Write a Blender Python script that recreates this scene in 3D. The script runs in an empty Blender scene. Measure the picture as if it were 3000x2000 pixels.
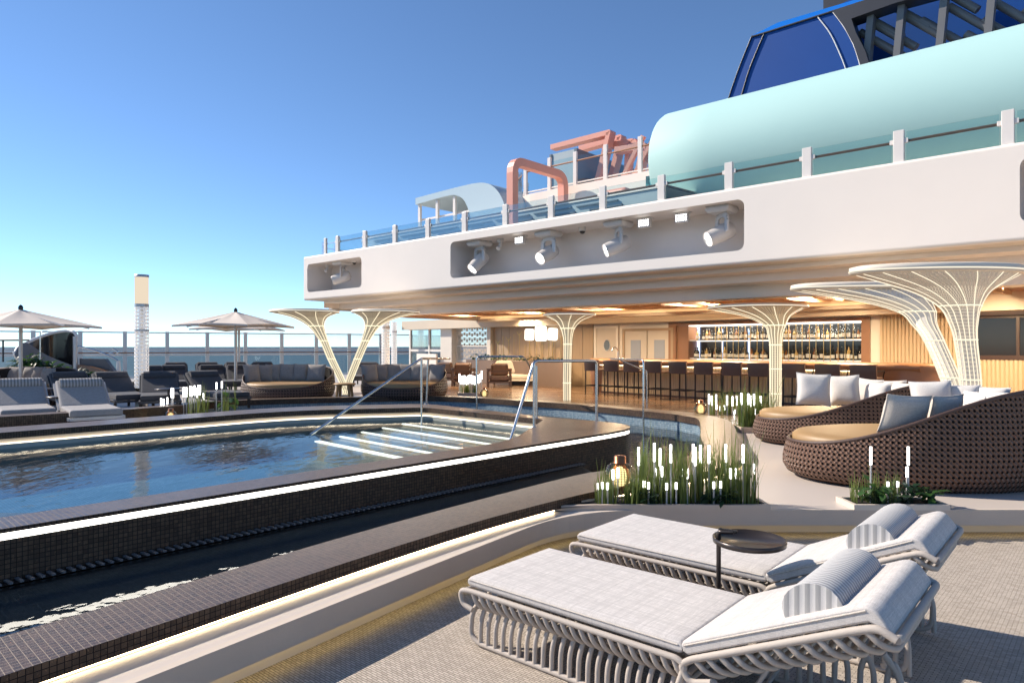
import bpy, bmesh, math, random
from mathutils import Vector, Matrix
random.seed(7)
C = bpy.context.scene.collection
S = bpy.context.scene
R = math.radians
PI = math.pi
# ------------------------------------------------------------------ camera, world, sun, exposure
EYE = 1.75
cam = bpy.data.objects.new('camera', bpy.data.cameras.new('camera'))
C.objects.link(cam)
cam.location = (0, 0, EYE)
cam.rotation_euler = (R(90), 0, 0)
cam.data.lens = 24.0
cam.data.sensor_width = 36.0
cam.data.shift_y = 0.005
cam.data.clip_start = 0.05
cam.data.clip_end = 90000
S.camera = cam
SUN_EL = R(36)
SUN_AZ = Vector((-0.95, 0.31)).normalized()
W = bpy.data.worlds.new('World')
S.world = W
W.use_nodes = True
wn, wl = W.node_tree.nodes, W.node_tree.links
wn.clear()
wo = wn.new('ShaderNodeOutputWorld')
wb = wn.new('ShaderNodeBackground')
ws = wn.new('ShaderNodeTexSky')
ws.sky_type = 'NISHITA'
ws.sun_disc = False
ws.sun_elevation = SUN_EL
ws.sun_rotation = math.atan2(SUN_AZ.x, SUN_AZ.y)
ws.air_density = 0.6
ws.dust_density = 0.0
ws.ozone_density = 4.0
wb.inputs['Strength'].default_value = 0.135
whs = wn.new('ShaderNodeHueSaturation')
whs.inputs['Saturation'].default_value = 1.0
wl.new(ws.outputs[0], whs.inputs['Color'])
wmx = wn.new('ShaderNodeMix')
wmx.data_type = 'RGBA'
wmx.blend_type = 'MULTIPLY'
wmx.inputs[0].default_value = 1.0
wmx.inputs[7].default_value = (0.93, 1.01, 1.02, 1)
wl.new(whs.outputs[0], wmx.inputs[6])
wl.new(wmx.outputs[2], wb.inputs[0])
wl.new(wb.outputs[0], wo.inputs[0])
sl = bpy.data.lights.new('sun', 'SUN')
sl.energy = 5.0
sl.angle = R(0.5)
sl.color = (1.0, 0.90, 0.78)
so = bpy.data.objects.new('sun', sl)
C.objects.link(so)
sv = Vector((SUN_AZ.x * math.cos(SUN_EL), SUN_AZ.y * math.cos(SUN_EL), math.sin(SUN_EL)))
so.rotation_euler = sv.to_track_quat('Z', 'Y').to_euler()
S.view_settings.view_transform = 'Standard'
S.view_settings.look = 'None'
S.view_settings.gamma = 1
S.view_settings.use_curve_mapping = False
S.view_settings.exposure = 0.50
S.render.film_transparent = False
S.cycles.transparent_max_bounces = 24
S.cycles.max_bounces = 8
S.cycles.use_denoising = True
S.cycles.sample_clamp_indirect = 6.0
S.cycles.caustics_reflective = False
S.cycles.caustics_refractive = False

# ------------------------------------------------------------------ helpers: places
F = 2000.0
def at(px, py, z):                      # point of the photograph on the level z
    y = (EYE - z) * F / (py - 1015.0)
    return Vector(((px - 1500.0) / F * y, y, z))
def dp(px, py, y):                      # point of the photograph at the distance y
    return Vector(((px - 1500.0) / F * y, y, EYE + (1015.0 - py) * y / F))

# ------------------------------------------------------------------ helpers: meshes
class MB:
    def __init__(s):
        s.v, s.f, s.m, s.s, s.uv = [], [], [], [], None
    def add(s, vs, fs, mi=0, sm=False):
        o = len(s.v)
        s.v += [tuple(v) for v in vs]
        s.f += [tuple(i + o for i in f) for f in fs]
        s.m += [mi] * len(fs)
        s.s += [sm] * len(fs)
        return s
    def box(s, x0, x1, y0, y1, z0, z1, mi=0):
        vs = [(x, y, z) for z in (z0, z1) for y in (y0, y1) for x in (x0, x1)]
        return s.add(vs, [(0, 2, 3, 1), (4, 5, 7, 6), (0, 1, 5, 4), (2, 6, 7, 3), (0, 4, 6, 2), (1, 3, 7, 5)], mi)
    def obox(s, c, hx, hy, hz, M=None, mi=0):
        M = M or Matrix.Identity(3)
        vs = [Vector(c) + M @ Vector((x * hx, y * hy, z * hz)) for z in (-1, 1) for y in (-1, 1) for x in (-1, 1)]
        return s.add(vs, [(0, 2, 3, 1), (4, 5, 7, 6), (0, 1, 5, 4), (2, 6, 7, 3), (0, 4, 6, 2), (1, 3, 7, 5)], mi)
    def bar(s, p, q, w, h, mi=0, up=(0, 0, 1)):
        p, q = Vector(p), Vector(q)
        d = (q - p).normalized()
        up = Vector(up)
        if abs(d.dot(up)) > 0.98: up = Vector((0, 1, 0))
        x = d.cross(up).normalized(); y = x.cross(d)
        vs = [b + x * (i * w / 2) + y * (j * h / 2) for b in (p, q) for i, j in ((-1, -1), (1, -1), (1, 1), (-1, 1))]
        return s.add(vs, [(3, 2, 1, 0), (4, 5, 6, 7), (0, 1, 5, 4), (1, 2, 6, 5), (2, 3, 7, 6), (3, 0, 4, 7)], mi)
    def tube(s, path, r, n=8, closed=False, mi=0, caps=True):
        P = [Vector(p) for p in path]
        k = len(P)
        rs = r if isinstance(r, (list, tuple)) else [r] * k
        T = []
        for i in range(k):
            a = P[i - 1] if (i > 0 or closed) else P[i]
            b = P[(i + 1) % k] if (i < k - 1 or closed) else P[i]
            t = (b - a)
            T.append(t.normalized() if t.length > 1e-9 else Vector((0, 0, 1)))
        up = Vector((0, 0, 1)) if abs(T[0].z) < 0.9 else Vector((1, 0, 0))
        N = (up - T[0] * up.dot(T[0])).normalized()
        vs = []
        for i in range(k):
            N = (N - T[i] * N.dot(T[i]))
            N = N.normalized() if N.length > 1e-6 else T[i].orthogonal().normalized()
            B = T[i].cross(N)
            for j in range(n):
                a = 2 * PI * j / n
                vs.append(P[i] + (N * math.cos(a) + B * math.sin(a)) * rs[i])
        fs = []
        for i in range(k if closed else k - 1):
            i2 = (i + 1) % k
            for j in range(n):
                j2 = (j + 1) % n
                fs.append((i * n + j, i * n + j2, i2 * n + j2, i2 * n + j))
        s.add(vs, fs, mi, True)
        if caps and not closed:
            s.add(vs[:n], [tuple(range(n))[::-1]], mi)
            s.add(vs[-n:], [tuple(range(n))], mi)
        return s
    def lathe(s, prof, c=(0, 0, 0), n=20, mi=0, sm=True, ex=1.0, ey=1.0):
        vs = []
        for r, z in prof:
            for j in range(n):
                a = 2 * PI * j / n
                vs.append((c[0] + r * ex * math.cos(a), c[1] + r * ey * math.sin(a), c[2] + z))
        fs = []
        for i in range(len(prof) - 1):
            for j in range(n):
                j2 = (j + 1) % n
                fs.append((i * n + j, i * n + j2, (i + 1) * n + j2, (i + 1) * n + j))
        s.add(vs, fs, mi, sm)
        if prof[0][0] > 1e-4: s.add(vs[:n], [tuple(range(n))[::-1]], mi)
        if prof[-1][0] > 1e-4: s.add(vs[-n:], [tuple(range(n))], mi)
        return s
    def prism(s, poly, z0, z1, mi=0, bottom=True):
        n = len(poly)
        vs = [(p[0], p[1], z0) for p in poly] + [(p[0], p[1], z1) for p in poly]
        ar = sum(poly[i][0] * poly[(i + 1) % n][1] - poly[(i + 1) % n][0] * poly[i][1] for i in range(n))
        fs = [(i, (i + 1) % n, n + (i + 1) % n, n + i) for i in range(n)]
        top = tuple(range(n, 2 * n)); bot = tuple(range(n))[::-1]
        if ar < 0:
            fs = [f[::-1] for f in fs]; top = top[::-1]; bot = bot[::-1]
        fs.append(top)
        if bottom: fs.append(bot)
        return s.add(vs, fs, mi)
    def wall_prism(s, poly, y0, y1, mi=0):       # outline in x,z pushed along y
        n = len(poly)
        vs = [(p[0], y0, p[1]) for p in poly] + [(p[0], y1, p[1]) for p in poly]
        fs = [(i, (i + 1) % n, n + (i + 1) % n, n + i) for i in range(n)] + [tuple(range(n))[::-1], tuple(range(n, 2 * n))]
        return s.add(vs, fs, mi)
    def ribbon(s, line, z0, z1, closed=False, mi=0, flip=False, sm=False):
        n = len(line)
        vs = []
        for p in line:
            a = z0(p) if callable(z0) else z0
            b = z1(p) if callable(z1) else z1
            vs += [(p[0], p[1], a), (p[0], p[1], b)]
        fs = []
        for i in range(n if closed else n - 1):
            j = (i + 1) % n
            f = (2 * i, 2 * j, 2 * j + 1, 2 * i + 1)
            fs.append(f[::-1] if flip else f)
        return s.add(vs, fs, mi, sm)
    def strip(s, la, lb, closed=False, mi=0, flip=False, sm=False):   # surface between two lines of 3-D points
        n = len(la)
        vs = []
        for a, b in zip(la, lb): vs += [tuple(a), tuple(b)]
        fs = []
        for i in range(n if closed else n - 1):
            j = (i + 1) % n
            f = (2 * i, 2 * j, 2 * j + 1, 2 * i + 1)
            fs.append(f[::-1] if flip else f)
        return s.add(vs, fs, mi, sm)
    def grid(s, pts, mi=0, sm=True, closed_u=False, uvf=None):
        nu, nv = len(pts), len(pts[0])
        vs = [p for row in pts for p in row]
        fs = []
        for i in range(nu if closed_u else nu - 1):
            i2 = (i + 1) % nu
            for j in range(nv - 1):
                fs.append((i * nv + j, i2 * nv + j, i2 * nv + j + 1, i * nv + j + 1))
        base = len(s.f)
        s.add(vs, fs, mi, sm)
        if uvf:
            if s.uv is None: s.uv = {}
            k = base
            for i in range(nu if closed_u else nu - 1):
                for j in range(nv - 1):
                    s.uv[k] = [uvf(i, j), uvf(i + 1, j), uvf(i + 1, j + 1), uvf(i, j + 1)]
                    k += 1
        return s
    def xf(s, M):
        s.v = [tuple(M @ Vector(v)) for v in s.v]
        return s
    def build(s, name, mats, parent=None, bevel=0.0, seg=2, loc=None):
        me = bpy.data.meshes.new(name)
        me.from_pydata(s.v, [], s.f)
        if not isinstance(mats, (list, tuple)): mats = [mats]
        for m in mats: me.materials.append(m)
        me.polygons.foreach_set('material_index', s.m)
        me.polygons.foreach_set('use_smooth', s.s)
        if s.uv:
            ul = me.uv_layers.new(name='UVMap')
            for p in me.polygons:
                u = s.uv.get(p.index)
                if u:
                    for li, q in zip(p.loop_indices, u): ul.data[li].uv = q
        me.update()
        o = bpy.data.objects.new(name, me)
        C.objects.link(o)
        if parent: o.parent = parent
        if loc: o.location = loc
        if bevel:
            b = o.modifiers.new('bevel', 'BEVEL'); b.width = bevel; b.segments = seg
            b.limit_method = 'ANGLE'; b.angle_limit = R(35)
        return o

def tag(o, label, cat, group=None):
    o['label'] = label; o['category'] = cat
    if group: o['group'] = group
    return o
def thing(name, label, cat, loc=(0, 0, 0), rz=0.0, group=None):
    o = bpy.data.objects.new(name, None)
    C.objects.link(o)
    o.location = loc; o.rotation_euler = (0, 0, rz)
    return tag(o, label, cat, group)
def struct(o, kind='structure'):
    o['kind'] = kind
    return o
def dup(root, loc=None, rz=None, label=None, group=None):
    kids = {}
    for o in list(C.objects):
        if o.parent: kids.setdefault(o.parent.name, []).append(o)
    def cp(o, par):
        c = o.copy(); C.objects.link(c)
        if par: c.parent = par
        for k in kids.get(o.name, []): cp(k, c)
        return c
    r = cp(root, None)
    if loc is not None: r.location = loc
    if rz is not None: r.rotation_euler = (0, 0, rz)
    if label: r['label'] = label
    if group: r['group'] = group
    return r
def fillet(poly, r, closed=True, n=6):
    out = []
    k = len(poly)
    for i in range(k):
        p = Vector(poly[i][:2])
        if not closed and i in (0, k - 1):
            out.append((p.x, p.y)); continue
        a = Vector(poly[i - 1][:2]); b = Vector(poly[(i + 1) % k][:2])
        rr = r[i] if isinstance(r, (list, tuple)) else r
        da, db = (a - p), (b - p)
        la, lb = da.length, db.length
        da.normalize(); db.normalize()
        t = min(rr, la * 0.45, lb * 0.45)
        if t < 1e-4:
            out.append((p.x, p.y)); continue
        s0, s1 = p + da * t, p + db * t
        for j in range(n + 1):
            u = j / n
            q = s0 * (1 - u) ** 2 + p * 2 * u * (1 - u) + s1 * u * u
            out.append((q.x, q.y))
    return out
def offset(line, d, closed=False):               # line moved to its left by d
    n = len(line)
    P = [Vector(p[:2]) for p in line]
    out = []
    for i in range(n):
        a = P[i - 1] if (i > 0 or closed) else None
        b = P[(i + 1) % n] if (i < n - 1 or closed) else None
        ns = []
        for u, v in ((a, P[i]), (P[i], b)):
            if u is None or v is None: continue
            t = v - u
            if t.length < 1e-7: continue
            t.normalize(); ns.append(Vector((-t.y, t.x)))
        m = sum(ns, Vector((0, 0)))
        if len(ns) == 2:
            m = m.normalized()
            m = m / max(0.5, m.dot(ns[0]))
        out.append((P[i].x + m.x * d, P[i].y + m.y * d))
    return out
def catmull(pts, k=6):
    P = [Vector(p) for p in pts]
    out = []
    for i in range(len(P) - 1):
        p0 = P[max(i - 1, 0)]; p1 = P[i]; p2 = P[i + 1]; p3 = P[min(i + 2, len(P) - 1)]
        for j in range(k):
            t = j / k
            out.append(0.5 * ((2 * p1) + (p2 - p0) * t + (2 * p0 - 5 * p1 + 4 * p2 - p3) * t * t + (3 * p1 - p0 - 3 * p2 + p3) * t ** 3))
    out.append(P[-1])
    return out
def bend(pts, r, n=4):                            # 3-D polyline with rounded corners
    P = [Vector(p) for p in pts]
    out = [P[0]]
    for i in range(1, len(P) - 1):
        a = P[i - 1] - P[i]; b = P[i + 1] - P[i]
        t = min(r, a.length * 0.45, b.length * 0.45)
        s0 = P[i] + a.normalized() * t; s1 = P[i] + b.normalized() * t
        for j in range(n + 1):
            u = j / n
            out.append(s0 * (1 - u) ** 2 + P[i] * 2 * u * (1 - u) + s1 * u * u)
    out.append(P[-1])
    return out

# ------------------------------------------------------------------ helpers: materials
def newmat(name):
    m = bpy.data.materials.new(name)
    m.use_nodes = True
    nt = m.node_tree
    b = nt.nodes['Principled BSDF']
    return m, nt.nodes, nt.links, b
def ln(nt, a, b): nt.new(a, b)
def mth(N, L, op, a, b=None, c=None):
    n = N.new('ShaderNodeMath'); n.operation = op
    for i, v in enumerate((a, b, c)):
        if v is None: continue
        if isinstance(v, (int, float)): n.inputs[i].default_value = v
        else: L.new(v, n.inputs[i])
    return n.outputs[0]
def mixc(N, L, f, a, b, mode='MIX'):
    n = N.new('ShaderNodeMix'); n.data_type = 'RGBA'; n.blend_type = mode
    for i, v in ((0, f), (6, a), (7, b)):
        if isinstance(v, (int, float)): n.inputs[i].default_value = v
        elif isinstance(v, tuple): n.inputs[i].default_value = (*v[:3], 1)
        else: L.new(v, n.inputs[i])
    return n.outputs[2]
def noise(N, L, vec, scale, detail=3, rough=0.55):
    n = N.new('ShaderNodeTexNoise')
    n.inputs['Scale'].default_value = scale; n.inputs['Detail'].default_value = detail; n.inputs['Roughness'].default_value = rough
    if vec is not None: L.new(vec, n.inputs['Vector'])
    return n.outputs['Fac']
def mapping(N, L, vec, scale=(1, 1, 1), rz=0.0):
    n = N.new('ShaderNodeMapping')
    n.inputs['Scale'].default_value = scale; n.inputs['Rotation'].default_value = (0, 0, rz)
    L.new(vec, n.inputs['Vector'])
    return n.outputs[0]
def objco(N): return N.new('ShaderNodeTexCoord').outputs['Object']
def uvco(N): return N.new('ShaderNodeTexCoord').outputs['UV']
def poso(N): return N.new('ShaderNodeNewGeometry').outputs['Position']
def bump(N, L, b, h, strength=0.3, dist=0.01):
    n = N.new('ShaderNodeBump'); n.inputs['Strength'].default_value = strength; n.inputs['Distance'].default_value = dist
    L.new(h, n.inputs['Height']); L.new(n.outputs[0], b.inputs['Normal'])
def plain(name, col, rough=0.5, metal=0.0, var=0.08, scale=6.0, bmp=0.0, bscale=60.0, spec=0.5, coat=0.0):
    m, N, L, b = newmat(name)
    v = objco(N)
    f = noise(N, L, v, scale, 4)
    c1 = tuple(max(0, c * (1 - var)) for c in col); c2 = tuple(min(1, c * (1 + var)) for c in col)
    L.new(mixc(N, L, f, c1, c2), b.inputs['Base Color'])
    b.inputs['Roughness'].default_value = rough
    b.inputs['Metallic'].default_value = metal
    b.inputs['Specular IOR Level'].default_value = spec
    b.inputs['Coat Weight'].default_value = coat
    if bmp: bump(N, L, b, noise(N, L, v, bscale, 3), bmp, 0.005)
    return m
def emit(name, col, st):
    m, N, L, b = newmat(name)
    N.remove(b)
    e = N.new('ShaderNodeEmission'); e.inputs[0].default_value = (*col, 1); e.inputs[1].default_value = st
    L.new(e.outputs[0], N['Material Output'].inputs[0])
    return m
def glassy(name, tint, refl=0.08, rough=0.02):
    m, N, L, b = newmat(name)
    N.remove(b)
    t = N.new('ShaderNodeBsdfTransparent'); t.inputs[0].default_value = (*tint, 1)
    g = N.new('ShaderNodeBsdfGlossy'); g.inputs['Roughness'].default_value = rough
    lw = N.new('ShaderNodeFresnel'); lw.inputs['IOR'].default_value = 1.45
    k = mth(N, L, 'MULTIPLY', lw.outputs[0], refl * 10)
    k = mth(N, L, 'MINIMUM', k, 0.9)
    mx = N.new('ShaderNodeMixShader')
    L.new(k, mx.inputs[0]); L.new(t.outputs[0], mx.inputs[1]); L.new(g.outputs[0], mx.inputs[2])
    L.new(mx.outputs[0], N['Material Output'].inputs[0])
    return m
def cut(N, L, b, hole):                            # real see-through holes where hole = 1
    t = N.new('ShaderNodeBsdfTransparent')
    mx = N.new('ShaderNodeMixShader')
    L.new(hole, mx.inputs[0]); L.new(b.outputs[0], mx.inputs[1]); L.new(t.outputs[0], mx.inputs[2])
    L.new(mx.outputs[0], N['Material Output'].inputs[0])

def mosaic(name, c1, c2, grout, size=0.03, ax=(0.683, 0.7305), rough=0.22, fleck=None, mort=0.07, spec=0.5):
    m, N, L, b = newmat(name)
    g = N.new('ShaderNodeNewGeometry')
    P = g.outputs['Position']
    def dot(vec):
        n = N.new('ShaderNodeVectorMath'); n.operation = 'DOT_PRODUCT'
        L.new(P, n.inputs[0]); n.inputs[1].default_value = vec
        return n.outputs['Value']
    u = dot((ax[0], ax[1], 0)); w = dot((-ax[1], ax[0], 0)); z = dot((0, 0, 1))
    sx = N.new('ShaderNodeSeparateXYZ'); L.new(g.outputs['True Normal'], sx.inputs[0])
    nz = mth(N, L, 'GREATER_THAN', mth(N, L, 'ABSOLUTE', sx.outputs[2]), 0.6)
    v = mth(N, L, 'ADD', mth(N, L, 'MULTIPLY', w, nz), mth(N, L, 'MULTIPLY', z, mth(N, L, 'SUBTRACT', 1.0, nz)))
    # faces that run across the pool get the cross direction as their long axis
    nd = N.new('ShaderNodeVectorMath'); nd.operation = 'DOT_PRODUCT'
    L.new(g.outputs['True Normal'], nd.inputs[0]); nd.inputs[1].default_value = (ax[0], ax[1], 0)
    cr = mth(N, L, 'GREATER_THAN', mth(N, L, 'ABSOLUTE', nd.outputs['Value']), 0.7)
    u = mth(N, L, 'ADD', mth(N, L, 'MULTIPLY', u, mth(N, L, 'SUBTRACT', 1.0, cr)), mth(N, L, 'MULTIPLY', w, cr))
    cx = N.new('ShaderNodeCombineXYZ')
    L.new(u, cx.inputs[0]); L.new(v, cx.inputs[1])
    br = N.new('ShaderNodeTexBrick')
    br.offset = 0.0; br.squash = 1.0
    br.inputs['Scale'].default_value = 1.0
    br.inputs['Brick Width'].default_value = size; br.inputs['Row Height'].default_value = size
    br.inputs['Mortar Size'].default_value = size * mort; br.inputs['Mortar Smooth'].default_value = 0.1
    br.inputs['Bias'].default_value = 0.0
    br.inputs['Color1'].default_value = (*c1, 1); br.inputs['Color2'].default_value = (*c2, 1); br.inputs['Mortar'].default_value = (*grout, 1)
    L.new(cx.outputs[0], br.inputs['Vector'])
    col = br.outputs['Color']
    if fleck:
        nz2 = noise(N, L, mapping(N, L, P, (1, 1, 1)), 55, 5, 0.7)
        mk = mth(N, L, 'MULTIPLY', mth(N, L, 'GREATER_THAN', nz2, 0.60), 0.6)
        mk = mth(N, L, 'MULTIPLY', mk, mth(N, L, 'SUBTRACT', 1.0, br.outputs['Fac']))
        col = mixc(N, L, mk, col, fleck)
    L.new(col, b.inputs['Base Color'])
    rr = mth(N, L, 'ADD', mth(N, L, 'MULTIPLY', br.outputs['Fac'], 0.45), rough)
    rr = mth(N, L, 'ADD', rr, mth(N, L, 'MULTIPLY', noise(N, L, P, 30, 2), 0.12))
    L.new(rr, b.inputs['Roughness'])
    b.inputs['Specular IOR Level'].default_value = spec
    h = mth(N, L, 'SUBTRACT', mth(N, L, 'MULTIPLY', noise(N, L, P, 45, 2), 0.35), br.outputs['Fac'])
    bump(N, L, b, h, 0.35, 0.003)
    return m
def weave(name, c1, c2, gap, w, h, rz, rough=0.85, bs=0.6, use_uv=False, var=0.5):
    m, N, L, b = newmat(name)
    v = uvco(N) if use_uv else poso(N)
    v2 = mapping(N, L, v, (1, 1, 1), rz)
    br = N.new('ShaderNodeTexBrick'); br.offset = 0.5
    br.inputs['Scale'].default_value = 1.0
    br.inputs['Brick Width'].default_value = w; br.inputs['Row Height'].default_value = h
    br.inputs['Mortar Size'].default_value = h * 0.14; br.inputs['Mortar Smooth'].default_value = 0.6
    br.inputs['Color1'].default_value = (*c1, 1); br.inputs['Color2'].default_value = (*c2, 1); br.inputs['Mortar'].default_value = (*gap, 1)
    L.new(v2, br.inputs['Vector'])
    n1 = noise(N, L, mapping(N, L, v, (1, 1, 1), rz), 2.5, 4)
    col = mixc(N, L, mth(N, L, 'MULTIPLY', n1, var * 0.35), br.outputs['Color'], tuple(c * 0.6 for c in c1))
    L.new(col, b.inputs['Base Color'])
    b.inputs['Roughness'].default_value = rough
    b.inputs['Specular IOR Level'].default_value = 0.25
    hh = mth(N, L, 'SUBTRACT', mth(N, L, 'MULTIPLY', noise(N, L, v, 240, 2), 0.5), br.outputs['Fac'])
    bump(N, L, b, hh, bs, 0.004)
    return m
def linen(name, col, scale=260.0, plaid=0.0, rough=0.9, amt=0.22):
    m, N, L, b = newmat(name)
    v = objco(N)
    a = noise(N, L, mapping(N, L, v, (0.06, 1, 1)), scale, 2)
    c = noise(N, L, mapping(N, L, v, (1, 0.06, 1)), scale, 2)
    f = mth(N, L, 'MULTIPLY', mth(N, L, 'ADD', a, c), 0.5)
    f = mth(N, L, 'MULTIPLY', mth(N, L, 'SUBTRACT', f, 0.38), 4.0)
    f.node.use_clamp = True
    k1 = tuple(x * (1 - amt) for x in col); k2 = tuple(min(1, x * (1 + amt * 0.6)) for x in col)
    cc = mixc(N, L, f, k1, k2)
    if plaid:
        sp = N.new('ShaderNodeSeparateXYZ'); L.new(v, sp.inputs[0])
        for ax_, per in ((0, 0.135), (1, 0.135)):
            w = mth(N, L, 'FRACT', mth(N, L, 'DIVIDE', sp.outputs[ax_], per))
            l1 = mth(N, L, 'LESS_THAN', mth(N, L, 'ABSOLUTE', mth(N, L, 'SUBTRACT', w, 0.5)), 0.035)
            l2 = mth(N, L, 'LESS_THAN', mth(N, L, 'ABSOLUTE', mth(N, L, 'SUBTRACT', w, 0.18)), 0.12)
            cc = mixc(N, L, mth(N, L, 'MULTIPLY', l1, plaid * 0.4), cc, tuple(x * 0.66 for x in col))
            cc = mixc(N, L, mth(N, L, 'MULTIPLY', l2, plaid * 0.4), cc, tuple(x * 0.75 for x in col))
    L.new(cc, b.inputs['Base Color'])
    b.inputs['Roughness'].default_value = rough
    b.inputs['Specular IOR Level'].default_value = 0.2
    b.inputs['Sheen Weight'].default_value = 0.15
    bump(N, L, b, f, 0.25, 0.002)
    return m
def striped(name, c1, c2, axis, per, rough=0.9, use_uv=False):
    m, N, L, b = newmat(name)
    v = uvco(N) if use_uv else objco(N)
    sp = N.new('ShaderNodeSeparateXYZ'); L.new(v, sp.inputs[0])
    w = mth(N, L, 'FRACT', mth(N, L, 'DIVIDE', sp.outputs[axis], per))
    k = mth(N, L, 'LESS_THAN', w, 0.5)
    cc = mixc(N, L, k, c1, c2)
    cc = mixc(N, L, mth(N, L, 'MULTIPLY', noise(N, L, v, 220, 2), 0.35), cc, tuple(x * 0.6 for x in c1))
    L.new(cc, b.inputs['Base Color'])
    b.inputs['Roughness'].default_value = rough
    b.inputs['Specular IOR Level'].default_value = 0.2
    bump(N, L, b, mth(N, L, 'SINE', mth(N, L, 'MULTIPLY', w, 2 * PI)), 0.25, 0.003)
    return m
def wood(name, c1, c2, scale=(1, 12, 12), rough=0.35, rz=0.0, plank=None, obj=True, coat=0.0):
    m, N, L, b = newmat(name)
    v = objco(N) if obj else poso(N)
    vm = mapping(N, L, v, scale, rz)
    f = noise(N, L, vm, 2.2, 6, 0.6)
    cc = mixc(N, L, f, c1, c2)
    if plank:
        br = N.new('ShaderNodeTexBrick'); br.offset = 0.37
        br.inputs['Scale'].default_value = 1.0
        br.inputs['Brick Width'].default_value = plank[0]; br.inputs['Row Height'].default_value = plank[1]
        br.inputs['Mortar Size'].default_value = 0.004
        br.inputs['Color1'].default_value = (0.75, 0.75, 0.75, 1); br.inputs['Color2'].default_value = (1.1, 1.1, 1.1, 1); br.inputs['Mortar'].default_value = (0.25, 0.25, 0.25, 1)
        L.new(mapping(N, L, v, (1, 1, 1), rz), br.inputs['Vector'])
        cc = mixc(N, L, 1.0, cc, br.outputs['Color'], 'MULTIPLY')
    L.new(cc, b.inputs['Base Color'])
    L.new(mth(N, L, 'ADD', mth(N, L, 'MULTIPLY', f, 0.2), rough - 0.1), b.inputs['Roughness'])
    b.inputs['Coat Weight'].default_value = coat
    bump(N, L, b, f, 0.12, 0.003)
    return m
def wicker(name, col, cell=0.05):
    m, N, L, b = newmat(name)
    v = uvco(N)
    sp = N.new('ShaderNodeSeparateXYZ'); L.new(v, sp.inputs[0])
    k = 2 * PI / cell
    su = mth(N, L, 'SINE', mth(N, L, 'MULTIPLY', sp.outputs[0], k))
    s2 = mth(N, L, 'SINE', mth(N, L, 'MULTIPLY', sp.outputs[1], k))
    hole = mth(N, L, 'GREATER_THAN', mth(N, L, 'ADD', su, s2), 0.92)
    th = mth(N, L, 'MULTIPLY', su, s2)
    d1 = mth(N, L, 'SINE', mth(N, L, 'MULTIPLY', mth(N, L, 'ADD', sp.outputs[0], sp.outputs[1]), k * 1.0))
    cc = mixc(N, L, mth(N, L, 'ADD', mth(N, L, 'MULTIPLY', d1, 0.3), 0.5), tuple(x * 0.55 for x in col), tuple(x * 1.45 for x in col))
    cc = mixc(N, L, mth(N, L, 'MULTIPLY', noise(N, L, v, 14, 3), 0.5), cc, tuple(x * 0.6 for x in col))
    L.new(cc, b.inputs['Base Color'])
    b.inputs['Roughness'].default_value = 0.5
    bump(N, L, b, mth(N, L, 'ADD', d1, th), 0.8, 0.008)
    cut(N, L, b, hole)
    return m
def lattice(name, col, nu, nv, thr, glow=0.0, gcol=(1, 0.85, 0.55)):
    m, N, L, b = newmat(name)
    v = uvco(N)
    sp = N.new('ShaderNodeSeparateXYZ'); L.new(v, sp.inputs[0])
    U = mth(N, L, 'MULTIPLY', sp.outputs[0], nu * 2 * PI); V = mth(N, L, 'MULTIPLY', sp.outputs[1], nv * 2 * PI)
    p = mth(N, L, 'SINE', mth(N, L, 'ADD', U, V)); q = mth(N, L, 'SINE', mth(N, L, 'SUBTRACT', U, V))
    hole = mth(N, L, 'GREATER_THAN', mth(N, L, 'MULTIPLY', p, q), thr)
    L.new(mixc(N, L, noise(N, L, v, 30, 2), tuple(c * 0.9 for c in col), col), b.inputs['Base Color'])
    b.inputs['Roughness'].default_value = 0.45
    if glow:
        b.inputs['Emission Color'].default_value = (*gcol, 1); b.inputs['Emission Strength'].default_value = glow
    cut(N, L, b, hole)
    return m
# ------------------------------------------------------------------ materials
LA = Vector((0.757, -0.653)).normalized()            # long direction of the loungers
LANG = math.atan2(LA.y, LA.x)
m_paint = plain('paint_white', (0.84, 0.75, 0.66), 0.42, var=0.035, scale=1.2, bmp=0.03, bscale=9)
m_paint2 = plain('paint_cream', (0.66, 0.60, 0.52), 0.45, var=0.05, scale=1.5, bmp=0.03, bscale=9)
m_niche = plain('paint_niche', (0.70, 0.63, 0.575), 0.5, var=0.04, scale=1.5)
m_post = plain('paint_post', (0.77, 0.71, 0.65), 0.4, var=0.04, scale=4)
m_mint = plain('paint_mint', (0.42, 0.63, 0.60), 0.6, spec=0.2, var=0.025, scale=0.8)
m_blue = plain('paint_navy', (0.003, 0.06, 0.27), 0.5, spec=0.3, var=0.12, scale=0.6)
m_blue_lit = plain('paint_navy_sunlit', (0.0, 0.14, 0.55), 0.35, var=0.06, scale=1)  # lighter copy of the navy, sunlight put into the colour
m_dark = plain('paint_charcoal', (0.035, 0.035, 0.042), 0.45, var=0.15, scale=2)
m_grey = plain('paint_lattice_grey', (0.17, 0.162, 0.16), 0.4, var=0.1, scale=2)
m_pink = plain('paint_coral', (0.76, 0.33, 0.24), 0.42, var=0.06, scale=2, bmp=0.05, bscale=20)
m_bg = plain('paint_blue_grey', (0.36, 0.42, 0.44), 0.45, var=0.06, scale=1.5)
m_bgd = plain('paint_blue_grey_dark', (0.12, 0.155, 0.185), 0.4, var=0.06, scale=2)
m_white = plain('white_plastic', (0.72, 0.70, 0.67), 0.35, var=0.05, scale=8)
m_lamp_body = plain('lamp_body', (0.60, 0.57, 0.54), 0.4, var=0.06, scale=10)
m_steel = plain('brushed_steel', (0.62, 0.61, 0.60), 0.22, 1.0, var=0.08, scale=30)
m_steel_w = plain('painted_steel', (0.56, 0.54, 0.52), 0.35, 0.3, var=0.06, scale=8)
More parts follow.
